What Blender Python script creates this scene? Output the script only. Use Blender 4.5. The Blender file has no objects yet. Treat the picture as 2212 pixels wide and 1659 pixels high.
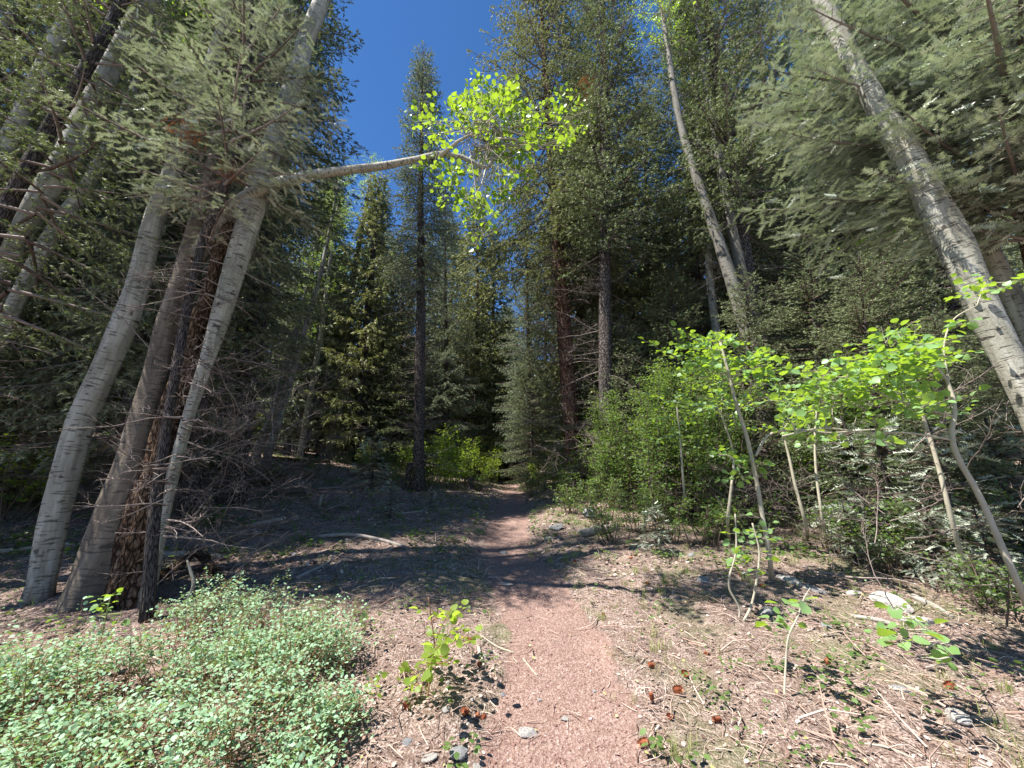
import bpy, math
import numpy as np
from mathutils import Vector, Matrix, Quaternion

# ------------------------------------------------------------------ camera, sky, sun, exposure
scene = bpy.context.scene
COL = scene.collection
PITCH = math.radians(15.0)
CAMZ = 1.6
FPX = 831.0                                  # focal length in units of a 2212 px wide picture
cam_d = bpy.data.cameras.new('camera')
cam_d.sensor_width = 36.0
cam_d.lens = FPX / 2212 * 36
cam_d.clip_start = 0.05
cam_d.clip_end = 2000
cam = bpy.data.objects.new('camera', cam_d)
COL.objects.link(cam)
cam.location = (0, 0, CAMZ)
cam.rotation_euler = (math.radians(90) + PITCH, 0, 0)
scene.camera = cam

SUN_EL, SUN_A = math.radians(61), math.radians(21)
SDIR = Vector((-math.cos(SUN_EL) * math.cos(SUN_A), -math.cos(SUN_EL) * math.sin(SUN_A), math.sin(SUN_EL)))
world = bpy.data.worlds.new('World')
scene.world = world
world.use_nodes = True
wn = world.node_tree.nodes
wl = world.node_tree.links
for n in list(wn): wn.remove(n)
sky = wn.new('ShaderNodeTexSky')
sky.sky_type = 'NISHITA'
sky.sun_disc = False
sky.sun_elevation = SUN_EL
sky.sun_rotation = math.atan2(SDIR.x, SDIR.y)
sky.altitude = 2900
sky.air_density = 1.0
sky.dust_density = 0.15
sky.ozone_density = 3.0
hs = wn.new('ShaderNodeHueSaturation'); hs.inputs['Saturation'].default_value = 1.2; hs.inputs['Hue'].default_value = 0.502
bg = wn.new('ShaderNodeBackground')
bg.inputs['Strength'].default_value = 0.092
wo = wn.new('ShaderNodeOutputWorld')
wl.new(sky.outputs[0], hs.inputs['Color']); wl.new(hs.outputs[0], bg.inputs[0]); wl.new(bg.outputs[0], wo.inputs[0])

sun_d = bpy.data.lights.new('sun', 'SUN')
sun_d.energy = 5.0
sun_d.angle = math.radians(0.5)
sun_d.color = (1.0, 0.955, 0.89)
sun = bpy.data.objects.new('sun', sun_d)
COL.objects.link(sun)
sun.rotation_euler = SDIR.to_track_quat('Z', 'Y').to_euler()

scene.view_settings.view_transform = 'Standard'
scene.view_settings.look = 'None'
scene.view_settings.gamma = 1
scene.view_settings.use_curve_mapping = False
scene.view_settings.exposure = 1.34
scene.cycles.max_bounces = 6
scene.cycles.diffuse_bounces = 3
scene.cycles.glossy_bounces = 2
scene.cycles.transmission_bounces = 4
scene.cycles.use_denoising = True

# ------------------------------------------------------------------ helpers: noise, terrain, pixels
def hash2(ix, iy, s):
    h = (ix.astype(np.int64) * 374761393 + iy.astype(np.int64) * 668265263 + s * 1442695041) & 0xffffffff
    h = ((h ^ (h >> 13)) * 1274126177) & 0xffffffff
    return ((h ^ (h >> 16)) & 0xffffff) / float(0xffffff)

def vnoise(x, y, s=0):
    x = np.asarray(x, float); y = np.asarray(y, float)
    ix = np.floor(x); iy = np.floor(y); fx = x - ix; fy = y - iy
    fx = fx * fx * (3 - 2 * fx); fy = fy * fy * (3 - 2 * fy)
    a = hash2(ix, iy, s); b = hash2(ix + 1, iy, s); c = hash2(ix, iy + 1, s); d = hash2(ix + 1, iy + 1, s)
    return (a * (1 - fx) + b * fx) * (1 - fy) + (c * (1 - fx) + d * fx) * fy

def fbm(x, y, s=0, o=3):
    r = 0; a = 0.5; t = 0
    for k in range(o):
        r = r + a * vnoise(x * 2 ** k, y * 2 ** k, s + k); t += a; a *= .5
    return r / t

def sm(x, a, b):
    t = np.clip((x - a) / (b - a), 0, 1)
    return t * t * (3 - 2 * t)

PY = [-50, 2.5, 3.6, 4.4, 5.4, 6.6, 8.5, 10.5, 14, 18, 24, 32, 60]
PX = [0.25, 0.28, 0.40, 0.45, 0.27, 0.02, -0.10, -0.05, 0.05, 0.02, -0.5, 0.2, 2]
def path_x(y): return np.interp(y, PY, PX)
def path_hw(y): return np.interp(y, [0, 4, 8, 20, 40], [0.50, 0.47, 0.46, 0.40, 0.35])
def path_mask(x, y):
    d = np.abs(x - path_x(y)) / path_hw(y) + (fbm(np.asarray(x) * 3, np.asarray(y) * 3, 77) - .5) * .55
    return 1 - sm(d, .75, 1.25)

def H(x, y, fine=True):
    x = np.asarray(x, float); y = np.asarray(y, float)
    z = np.interp(y, [-60, 2.5, 5, 7, 10, 14, 20, 30, 45, 90, 400], [0, 0, .23, .5, .88, 1.3, 1.78, 2.4, 3.3, 17, 90])
    z = z + 0.14 * np.clip(-x - 1.2, 0, 25) * sm(y, 5, 16)
    z = z + 0.03 * np.clip(x - 3, 0, 40) * sm(y, 8, 20)
    z = z + 0.10 * (fbm(x * .35 + 9, y * .35, 5) - .5) * 2 * sm(np.abs(x - path_x(y)), .3, 3)
    d = np.abs(x - path_x(y))
    z = z - 0.09 * (1 - sm(d, .25, 1.1)) * sm(y, 4, 9) - 0.03 * (1 - sm(d, .3, .8))
    if fine:
        off = 1 - path_mask(x, y)
        z = z + (fbm(x * 7, y * 7, 11) - .5) * (.028 + .05 * off) + (fbm(x * 3, y * 1.2, 31) - .5) * .04 + (fbm(x * 2.2, y * 2.2, 21) - .5) * .09 * off
    return z

CP, SP = math.cos(PITCH), math.sin(PITCH)
def ray(px, py):
    a = (px - 1106) / FPX; b = -(py - 829.5) / FPX
    return np.array([a, CP - SP * b, SP + CP * b])
def at(px, py, Y):
    d = ray(px, py); t = Y / d[1]
    return np.array([d[0] * t, Y, CAMZ + d[2] * t])
def G(px, py):
    d = ray(px, py); t = 1.0
    while t < 120:
        p = np.array([0, 0, CAMZ]) + d * t
        if p[2] < float(H(p[0], p[1], False)): break
        t += 0.03
    p[2] = float(H(p[0], p[1]))
    return p
def base_at(px, Y):
    x = 0
    for _ in range(6):
        z = float(H(x, Y)); dep = Y * CP + (z - CAMZ) * SP
        x = (px - 1106) / FPX * dep
    return np.array([x, Y, float(H(x, Y))])
def dep(p): return p[1] * CP + (p[2] - CAMZ) * SP

# ------------------------------------------------------------------ helpers: mesh
def frames(D, up=None, roll=None):
    """D (n,3) -> matrices whose columns are X=D, Y=side, Z=normal"""
    D = D / (np.linalg.norm(D, axis=1, keepdims=True) + 1e-9)
    U = np.tile(np.array([0, 0, 1.0]), (len(D), 1)) if up is None else up
    Yv = np.cross(U, D); n = np.linalg.norm(Yv, axis=1, keepdims=True)
    Yv = np.where(n < 1e-3, np.array([[0, 1.0, 0]]), Yv / (n + 1e-9))
    Z = np.cross(D, Yv)
    if roll is not None:
        c = np.cos(roll)[:, None]; s = np.sin(roll)[:, None]
        Yv, Z = Yv * c + Z * s, Z * c - Yv * s
    return np.stack([D, Yv, Z], axis=2)

class MB:
    def __init__(s): s.V = []; s.F = []; s.R = []; s.U = []; s.n = 0
    def add(s, V, F, r=0.5, uv=None):
        s.V.append(V); s.F.append(F + s.n); s.n += len(V)
        s.R.append(np.broadcast_to(np.asarray(r, float), (len(V),)))
        s.U.append(uv if uv is not None else np.zeros((len(V), 2)))
    def inst(s, T, M, P, r=None):
        V, F = T; n = len(P)
        if n == 0: return
        VV = (np.einsum('nij,vj->nvi', M, V) + P[:, None]).reshape(-1, 3)
        FF = (F[None] + (np.arange(n) * len(V))[:, None, None]).reshape(-1, 3)
        if r is None: r = np.zeros(n) + .5
        s.add(VV, FF, np.repeat(r, len(V)))
    def tube(s, P, R, k=8, r=0.5, cap=True, wob=0, rng=None):
        P = np.asarray(P, float); R = np.asarray(R, float); n = len(P)
        T = np.gradient(P, axis=0); T /= np.linalg.norm(T, axis=1, keepdims=True) + 1e-9
        ref = np.array([0, 1.0, 0.1]) if abs(T[0][1]) < .9 else np.array([1.0, 0, 0])
        A = np.cross(T, ref); A /= np.linalg.norm(A, axis=1, keepdims=True) + 1e-9
        B = np.cross(T, A)
        th = np.arange(k) / k * 2 * np.pi
        rad = R[:, None] * np.ones(k)[None]
        L = np.concatenate([[0], np.cumsum(np.linalg.norm(np.diff(P, axis=0), axis=1))])
        if wob: rad = rad * (1 + wob * (vnoise(np.cos(th)[None] * 2.2 + L[:, None] * 1.7 + 50, np.sin(th)[None] * 2.2 + L[:, None] * 1.1 + 50, 3) - .5) * 2)
        V = P[:, None] + rad[..., None] * (np.cos(th)[None, :, None] * A[:, None] + np.sin(th)[None, :, None] * B[:, None])
        V = V.reshape(-1, 3)
        uv = np.stack([np.tile(th / (2 * np.pi), n), np.repeat(L, k)], 1)
        i = np.arange(n - 1)[:, None] * k; j = np.arange(k)[None]; j2 = (j + 1) % k
        a = (i + j).ravel(); b = (i + j2).ravel(); c = (i + k + j2).ravel(); d = (i + k + j).ravel()
        F = np.concatenate([np.stack([a, b, c], 1), np.stack([a, c, d], 1)])
        if cap:
            V = np.concatenate([V, P[-1:], P[:1]]); uv = np.concatenate([uv, [[0.5, L[-1]], [0.5, 0]]])
            e = (n - 1) * k; jj = np.arange(k); kk = (jj + 1) % k
            F = np.concatenate([F, np.stack([e + jj, e + kk, np.full(k, n * k)], 1), np.stack([kk, jj, np.full(k, n * k + 1)], 1)])
        s.add(V, F, r, uv)
    def mesh(s, name, mat, smooth=False, extra=None):
        V = np.concatenate(s.V).astype(np.float32); F = np.concatenate(s.F).astype(np.int32)
        me = bpy.data.meshes.new(name)
        me.vertices.add(len(V)); me.vertices.foreach_set('co', V.ravel())
        me.loops.add(F.size); me.loops.foreach_set('vertex_index', F.ravel())
        me.polygons.add(len(F)); me.polygons.foreach_set('loop_start', np.arange(len(F), dtype=np.int32) * 3)
        if smooth: me.polygons.foreach_set('use_smooth', np.ones(len(F), bool))
        me.update(calc_edges=True)
        at_ = me.attributes.new('rnd', 'FLOAT', 'POINT'); at_.data.foreach_set('value', np.concatenate(s.R).astype(np.float32))
        uv = np.concatenate(s.U)
        if uv.any():
            a2 = me.attributes.new('barkuv', 'FLOAT_VECTOR', 'POINT')
            u3 = np.zeros((len(V), 3), np.float32)
            u3[:, 0] = np.cos(uv[:, 0] * 2 * np.pi); u3[:, 1] = np.sin(uv[:, 0] * 2 * np.pi); u3[:, 2] = uv[:, 1]
            a2.data.foreach_set('vector', u3.ravel())
        me.materials.append(mat)
        TRI[0] += len(F)
        return me
TRI = [0]

def link(name, data, parent=None, loc=None):
    o = bpy.data.objects.new(name, data); COL.objects.link(o)
    if parent is not None: o.parent = parent
    if loc is not None: o.location = loc
    return o
def tag(o, label=None, cat=None, group=None, kind=None):
    if label: o['label'] = label
    if cat: o['category'] = cat
    if group: o['group'] = group
    if kind: o['kind'] = kind
    return o
def empty(name, loc, label, cat, group=None):
    o = bpy.data.objects.new(name, None); COL.objects.link(o); o.location = [float(v) for v in loc]
    o.empty_display_size = .2
    return tag(o, label, cat, group)

# ------------------------------------------------------------------ materials
class NT:
    def __init__(s, name):
        s.m = bpy.data.materials.new(name); s.m.use_nodes = True
        s.t = s.m.node_tree; s.t.nodes.clear(); s.out = s.n('ShaderNodeOutputMaterial')
    def n(s, t, **k):
        x = s.t.nodes.new(t)
        for a, b in k.items():
            if a.startswith('i_'):
                key = a[2:]; x.inputs[int(key) if key.isdigit() else key.replace('_', ' ')].default_value = b
            else: setattr(x, a, b)
        return x
    def l(s, a, b): s.t.links.new(a, b)
    def attr(s, name): return s.n('ShaderNodeAttribute', attribute_name=name)
    def noise(s, vec, scale, det=4, rough=.55, out='Fac'):
        x = s.n('ShaderNodeTexNoise'); x.inputs['Scale'].default_value = scale; x.inputs['Detail'].default_value = det
        x.inputs['Roughness'].default_value = rough
        if vec is not None: s.l(vec, x.inputs['Vector'])
        return x.outputs[out]
    def ramp(s, fac, stops, interp='LINEAR'):
        x = s.n('ShaderNodeValToRGB'); e = x.color_ramp.elements; x.color_ramp.interpolation = interp
        while len(e) < len(stops): e.new(.5)
        for q, (p, c) in zip(e, stops): q.position = p; q.color = (*c, 1) if len(c) == 3 else c
        s.l(fac, x.inputs[0]); return x.outputs[0]
    def mix(s, f, a, b, mode='MIX'):
        x = s.n('ShaderNodeMix', data_type='RGBA', blend_type=mode)
        for v, i in ((f, 0), (a, 6), (b, 7)):
            if isinstance(v, (int, float)): x.inputs[i].default_value = v
            elif isinstance(v, tuple): x.inputs[i].default_value = (*v, 1)
            else: s.l(v, x.inputs[i])
        return x.outputs[2]
    def math(s, op, a, b=None):
        x = s.n('ShaderNodeMath', operation=op)
        for i, v in enumerate((a, b)):
            if v is None: continue
            if isinstance(v, (int, float)): x.inputs[i].default_value = v
            else: s.l(v, x.inputs[i])
        return x.outputs[0]
    def vmul(s, v, k):
        x = s.n('ShaderNodeVectorMath', operation='MULTIPLY'); s.l(v, x.inputs[0]); x.inputs[1].default_value = k; return x.outputs[0]
    def bump(s, h, st, dist=.02):
        x = s.n('ShaderNodeBump'); x.inputs['Strength'].default_value = st; x.inputs['Distance'].default_value = dist
        s.l(h, x.inputs['Height']); return x.outputs[0]
    def pbr(s, col, rough=.8, nor=None, spec=.3):
        x = s.n('ShaderNodeBsdfPrincipled'); x.inputs['Roughness'].default_value = rough
        x.inputs['Specular IOR Level'].default_value = spec
        if isinstance(col, tuple): x.inputs['Base Color'].default_value = (*col, 1)
        else: s.l(col, x.inputs['Base Color'])
        if nor is not None: s.l(nor, x.inputs['Normal'])
        return x.outputs[0]
    def end(s, sh): s.l(sh, s.out.inputs[0]); return s.m

def leaf_mat(name, c1, c2, trans, tfac=.45, rough=.45, spec=.4, nscale=1.2, brown=None):
    """leaf or needle: c1..c2 over the leaf's own random number, clumps vary in hue; light passes through"""
    t = NT(name)
    r = t.attr('rnd').outputs['Fac']
    geo = t.n('ShaderNodeNewGeometry').outputs['Position']
    n = t.noise(geo, nscale, 3)
    f = t.math('ADD', t.math('MULTIPLY', r, .6), t.math('MULTIPLY', n, .5))
    st = [(0.15, c1), (0.9, c2)]
    if brown: st = [(0.15, brown), (0.27, c1), (0.9, c2)]
    col = t.ramp(f, st)
    p = t.pbr(col, rough, None, spec)
    tr = t.n('ShaderNodeBsdfTranslucent'); tr.inputs[0].default_value = (*trans, 1)
    mx = t.n('ShaderNodeMixShader'); mx.inputs[0].default_value = tfac
    t.l(p, mx.inputs[1]); t.l(tr.outputs[0], mx.inputs[2])
    return t.end(mx.outputs[0])

M_spruce = leaf_mat('spruce_needles', (0.04, 0.055, 0.025), (0.30, 0.34, 0.19), (0.20, 0.26, 0.06), .24, .62, .25)
M_spruce2 = leaf_mat('blue_spruce_needles', (0.05, 0.068, 0.04), (0.35, 0.395, 0.28), (0.22, 0.28, 0.11), .24, .6, .28)
M_spruce3 = leaf_mat('olive_spruce_needles', (0.055, 0.062, 0.025), (0.37, 0.38, 0.19), (0.28, 0.31, 0.08), .26, .6, .25)
M_fir = leaf_mat('fir_needles', (0.08, 0.105, 0.065), (0.62, 0.68, 0.54), (0.28, 0.36, 0.14), .16, .36, .6, 2.0)
M_aspen = leaf_mat('aspen_leaf', (0.13, 0.25, 0.08), (0.26, 0.42, 0.18), (0.42, 0.62, 0.03), .42, .38, .5, 3)
M_shrub = leaf_mat('shrub_leaf', (0.055, 0.105, 0.03), (0.135, 0.215, 0.065), (0.26, 0.4, 0.05), .36, .45, .4, 1.5)
M_yshrub = leaf_mat('bright_shrub_leaf', (0.13, 0.22, 0.035), (0.26, 0.37, 0.07), (0.5, 0.68, 0.06), .55, .45, .4, 1.5)
M_bush = leaf_mat('snowberry_leaf', (0.15, 0.26, 0.12), (0.38, 0.57, 0.38), (0.34, 0.5, 0.1), .3, .6, .25, 2.5)
M_grass = leaf_mat('grass_blade', (0.13, 0.19, 0.04), (0.42, 0.42, 0.17), (0.35, 0.42, 0.08), .3, .5, .3, 1.5)
M_red = leaf_mat('dead_needles', (0.22, 0.09, 0.04), (0.34, 0.17, 0.09), (0.3, 0.12, 0.04), .2, .7, .2)

def wood_mat(name, c1, c2, scale=8):
    t = NT(name)
    r = t.attr('rnd').outputs['Fac']; pos = t.n('ShaderNodeTexCoord').outputs['Object']
    n = t.noise(pos, scale, 4)
    f = t.math('ADD', t.math('MULTIPLY', r, .5), t.math('MULTIPLY', n, .5))
    return t.end(t.pbr(t.ramp(f, [(0.25, c1), (0.75, c2)]), .85, t.bump(n, .5, .01), .2))
M_twig = wood_mat('dead_twig_bark', (0.10, 0.075, 0.065), (0.30, 0.245, 0.215))
M_branch = wood_mat('branch_bark', (0.06, 0.042, 0.033), (0.15, 0.11, 0.085))
M_stem = wood_mat('sapling_bark', (0.26, 0.23, 0.16), (0.50, 0.46, 0.36))
M_stemred = wood_mat('reddish_stem', (0.16, 0.08, 0.04), (0.36, 0.2, 0.1))
M_log = wood_mat('weathered_log', (0.16, 0.13, 0.11), (0.46, 0.42, 0.37), 5)

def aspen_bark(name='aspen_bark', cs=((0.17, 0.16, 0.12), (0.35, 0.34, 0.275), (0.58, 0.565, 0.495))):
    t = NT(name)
    uv = t.attr('barkuv').outputs['Vector']
    oi = t.n('ShaderNodeObjectInfo').outputs['Random']
    sh = t.n('ShaderNodeVectorMath', operation='ADD'); t.l(uv, sh.inputs[0])
    cb = t.n('ShaderNodeCombineXYZ'); t.l(t.math('MULTIPLY', oi, 37.0), cb.inputs[2]); t.l(cb.outputs[0], sh.inputs[1])
    uv = sh.outputs[0]
    big = t.noise(t.vmul(uv, (1, 1, .9)), 1.4, 5, .6)
    base = t.ramp(big, [(0.28, cs[0]), (0.5, cs[1]), (0.75, cs[2])])
    # horizontal growth lines
    w = t.noise(t.vmul(uv, (.5, .5, 15)), 1.0, 3, .6)
    l1 = t.ramp(w, [(0.335, (1, 1, 1)), (0.37, (0, 0, 0))])
    gate = t.ramp(t.noise(t.vmul(uv, (1.6, 1.6, 4)), 1.0, 2), [(0.42, (0, 0, 0)), (0.5, (1, 1, 1))])
    l1 = t.math('MULTIPLY', l1, gate)
    w2 = t.noise(t.vmul(uv, (.9, .9, 46)), 1.0, 2, .5)
    l2 = t.math('MULTIPLY', t.ramp(w2, [(0.37, (1, 1, 1)), (0.42, (0, 0, 0))]), .75)
    f = t.math('MINIMUM', t.math('ADD', l1, l2), 1.0)
    col = t.mix(f, base, (0.035, 0.03, 0.024))
    # black knots and scars
    vo = t.n('ShaderNodeTexVoronoi'); vo.inputs['Scale'].default_value = 1.0
    t.l(t.vmul(uv, (.75, .75, 4.2)), vo.inputs['Vector'])
    k = t.ramp(vo.outputs['Distance'], [(0.11, (1, 1, 1)), (0.2, (0, 0, 0))])
    k = t.math('MULTIPLY', k, t.ramp(t.noise(t.vmul(uv, (1.1, 1.1, 1.3)), 1.0, 1), [(0.52, (0, 0, 0)), (0.58, (1, 1, 1))]))
    col = t.mix(k, col, (0.02, 0.017, 0.015))
    sp = t.n('ShaderNodeSeparateXYZ'); t.l(t.attr('barkuv').outputs['Vector'], sp.inputs[0])
    foot = t.ramp(t.math('ADD', sp.outputs[2], t.math('MULTIPLY', t.noise(t.vmul(uv, (2, 2, 3)), 2, 4), .9)), [(0.35, (1, 1, 1)), (1.0, (0, 0, 0))])
    col = t.mix(t.math('MULTIPLY', foot, .8), col, (0.07, 0.055, 0.042))
    stain = t.ramp(t.noise(t.vmul(uv, (1.3, 1.3, .7)), 1.7, 5, .7), [(0.52, (0, 0, 0)), (0.72, (1, 1, 1))])
    col = t.mix(t.math('MULTIPLY', stain, .45), col, (0.10, 0.085, 0.065))
    fine = t.noise(t.vmul(uv, (6, 6, 22)), 1.5, 4)
    col = t.mix(t.math('MULTIPLY', fine, .35), col, (0.2, 0.18, 0.14))
    h = t.math('SUBTRACT', fine, t.math('MULTIPLY', f, 1.5))
    return t.end(t.pbr(col, .75, t.bump(h, .55, .012), .25))
M_aspenbark = aspen_bark()
M_shadeaspen = aspen_bark('shaded_aspen_bark', ((0.08, 0.075, 0.06), (0.165, 0.155, 0.13), (0.31, 0.295, 0.26)))  # darker copy of the aspen bark, shade put into its color
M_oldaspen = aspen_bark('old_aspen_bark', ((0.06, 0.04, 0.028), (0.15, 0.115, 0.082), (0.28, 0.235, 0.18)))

def rough_bark(name, a, b, c):
    t = NT(name)
    uv = t.attr('barkuv').outputs['Vector']
    vo = t.n('ShaderNodeTexVoronoi', feature='DISTANCE_TO_EDGE'); vo.inputs['Scale'].default_value = 1
    nz = t.noise(uv, 3, 3, .6, 'Color')
    ad = t.n('ShaderNodeVectorMath', operation='ADD'); t.l(t.vmul(uv, (4.5, 4.5, 7)), ad.inputs[0]); t.l(t.vmul(nz, (1.5, 1.5, 1.5)), ad.inputs[1])
    t.l(ad.outputs[0], vo.inputs['Vector'])
    e = t.ramp(vo.outputs['Distance'], [(0.0, (0, 0, 0)), (0.16, (1, 1, 1))])
    n = t.noise(t.vmul(uv, (3, 3, 8)), 2, 5)
    col = t.ramp(n, [(0.3, a), (0.5, b), (0.7, c)])
    col = t.mix(e, tuple(v * .35 for v in a), col)
    return t.end(t.pbr(col, .9, t.bump(t.math('ADD', e, n), .8, .03), .15))
M_graybark = rough_bark('gray_spruce_bark', (0.055, 0.045, 0.04), (0.12, 0.10, 0.09), (0.23, 0.20, 0.18))
M_redbark = rough_bark('reddish_spruce_bark', (0.09, 0.042, 0.025), (0.19, 0.10, 0.065), (0.30, 0.2, 0.15))
M_rotwood = rough_bark('rotten_wood', (0.05, 0.028, 0.015), (0.14, 0.085, 0.05), (0.27, 0.19, 0.13))

def ground_mat():
    t = NT('forest_ground')
    pos = t.n('ShaderNodeNewGeometry').outputs['Position']
    m = t.attr('rnd').outputs['Fac']
    d1 = t.noise(pos, 9, 6, .7); d2 = t.noise(pos, 60, 4, .75); d3 = t.noise(pos, 1.1, 4)
    litter = t.ramp(d2, [(0.36, (0.04, 0.026, 0.02)), (0.45, (0.19, 0.135, 0.11)), (0.55, (0.38, 0.29, 0.25)), (0.64, (0.62, 0.54, 0.48))])
    litter = t.mix(t.ramp(d1, [(0.38, (.7, .7, .7)), (0.6, (0, 0, 0))]), litter, (0.12, 0.075, 0.055))
    green = t.mix(d2, (0.06, 0.09, 0.03), (0.2, 0.22, 0.1))
    litter = t.mix(t.ramp(d3, [(0.52, (0, 0, 0)), (0.68, (.55, .55, .55))]), litter, green)
    vo = t.n('ShaderNodeTexVoronoi'); vo.inputs['Scale'].default_value = 75; t.l(pos, vo.inputs['Vector'])
    pc = t.ramp(vo.outputs['Color'], [(0.0, (0.13, 0.07, 0.055)), (0.45, (0.30, 0.20, 0.165)), (0.8, (0.42, 0.305, 0.26)), (1.0, (0.62, 0.52, 0.45))])
    pc = t.mix(t.math('MULTIPLY', t.noise(pos, 220, 3, .8), .6), pc, (0.2, 0.12, 0.095))
    pc = t.mix(t.ramp(t.noise(pos, 2.5, 4), [(0.45, (0, 0, 0)), (0.7, (.4, .4, .4))]), pc, (0.2, 0.125, 0.1))
    mm = t.ramp(t.math('ADD', m, t.math('MULTIPLY', t.math('SUBTRACT', d1, .5), .9)), [(0.35, (0, 0, 0)), (0.6, (1, 1, 1))])
    col = t.mix(mm, litter, pc)
    h = t.math('ADD', t.math('MULTIPLY', d2, .8), t.math('MULTIPLY', vo.outputs['Distance'], .5))
    return t.end(t.pbr(col, .95, t.bump(h, .9, .02), .1))
M_ground = ground_mat()

def rock_mat(name, a, b, c):
    t = NT(name)
    pos = t.n('ShaderNodeTexCoord').outputs['Object']
    n = t.noise(pos, 14, 6, .65); n2 = t.noise(pos, 5, 3)
    col = t.ramp(n, [(0.35, a), (0.5, b), (0.65, c)])
    col = t.mix(t.ramp(n2, [(0.5, (0, 0, 0)), (0.62, (.6, .6, .6))]), col, (0.13, 0.125, 0.11))
    return t.end(t.pbr(col, .9, t.bump(n, .8, .015), .2))
M_rockw = rock_mat('pale_rock', (0.24, 0.21, 0.19), (0.43, 0.40, 0.37), (0.6, 0.57, 0.53))
M_rockg = rock_mat('gray_rock', (0.12, 0.12, 0.125), (0.25, 0.25, 0.26), (0.4, 0.4, 0.4))

def litter_mat(name, stops):
    t = NT(name); r = t.attr('rnd').outputs['Fac']
    return t.end(t.pbr(t.ramp(r, stops), .85, None, .2))
M_leaflitter = litter_mat('dead_leaf', [(0, (0.08, 0.045, 0.035)), (.35, (0.22, 0.14, 0.11)), (.7, (0.37, 0.27, 0.225)), (.93, (0.47, 0.38, 0.33)), (1, (0.62, 0.56, 0.5))])
M_twiglitter = litter_mat('ground_twig', [(0, (0.12, 0.065, 0.05)), (.4, (0.33, 0.22, 0.17)), (1, (0.62, 0.5, 0.41))])
M_pebble = litter_mat('path_grit', [(0, (0.15, 0.08, 0.065)), (.6, (0.34, 0.2, 0.165)), (.9, (0.45, 0.34, 0.3)), (1, (0.66, 0.6, 0.55))])
M_yleaf = litter_mat('fallen_yellow_leaf', [(0, (0.4, 0.38, 0.12)), (1, (0.6, 0.52, 0.22))])
M_cone = litter_mat('cone_scale', [(0, (0.16, 0.045, 0.025)), (.6, (0.34, 0.11, 0.05)), (1, (0.48, 0.22, 0.11))])

# ------------------------------------------------------------------ templates
def T_leaf_round(fold=.12):
    pts = [(0, 0), (.10, .34), (.38, .53), (.70, .44), (1.02, 0), (.70, -.44), (.38, -.53), (.10, -.34)]
    V = [(x, y, abs(y) * fold * 2 - .10 * x * x) for x, y in pts] + [(.5, 0, -.02)]
    F = [(8, i, (i + 1) % 8) for i in range(8)]
    V += [(-.55, .012, .03), (-.55, -.012, .03), (0, .012, 0), (0, -.012, 0)]
    F += [(9, 10, 12), (9, 12, 11)]
    return np.array(V, float), np.array(F)
def T_leaf_simple(w=.36):
    V = [(0, 0, 0), (.35, w, .05), (.75, w * .8, .03), (1, 0, -.06), (.75, -w * .8, .03), (.35, -w, .05)]
    return np.array(V, float), np.array([(0, 1, 5), (1, 2, 5), (2, 4, 5), (2, 3, 4)])
def T_leaf_quad(w=.42):
    V = [(0, 0, 0), (.5, w, .06), (1, 0, -.05), (.5, -w, .06)]
    return np.array(V, float), np.array([(0, 1, 2), (0, 2, 3)])
def T_spike():
    V = [(0, 1, 0), (0, -.5, .87), (0, -.5, -.87), (1, 0, 0)]
    return np.array(V, float), np.array([(0, 1, 3), (1, 2, 3), (2, 0, 3)])
def T_fir(rng, n=9, w=.30, nw=.045):
    """needled shoot: fine needles combed to both sides and up"""
    V = []; F = []
    for i in range(n):
        x = i / n
        for s in (-1, 1):
            a = rng.uniform(.75, 1.15); up = rng.uniform(-.05, .5); l = w * (1 - .45 * x) * rng.uniform(.8, 1.1)
            d = np.array([math.cos(a), s * math.sin(a), up]) * l
            b = len(V); o = np.array([x, 0, 0])
            V += [o + (nw, 0, .01), o - (nw, 0, .01), o + d]; F.append((b, b + 1, b + 2))
    return np.array(V), np.array(F)
def T_brush(rng, n=9, w=.30, nw=.05):
    """bottle-brush spruce shoot, coarser"""
    V = []; F = []
    for i in range(n):
        x = rng.uniform(0, .85); ph = i * 2.4; a = rng.uniform(.45, .9); l = rng.uniform(.7, 1.2) * w
        d = np.array([math.cos(a), math.sin(a) * math.cos(ph), math.sin(a) * math.sin(ph)]) * l
        sd = np.array([0.6, -math.sin(ph), math.cos(ph)]) * nw
        o = np.array([x, 0, 0]); b = len(V)
        V += [o - sd, o + sd, o + d]; F.append((b, b + 1, b + 2))
    return np.array(V), np.array(F)
R0 = np.random.default_rng(5)
LEAF_R = T_leaf_round(); LEAF_S = T_leaf_simple(); LEAF_Q = T_leaf_quad(); SPIKE = T_spike()

def norm(v): return v / (np.linalg.norm(v) + 1e-9)

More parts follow.
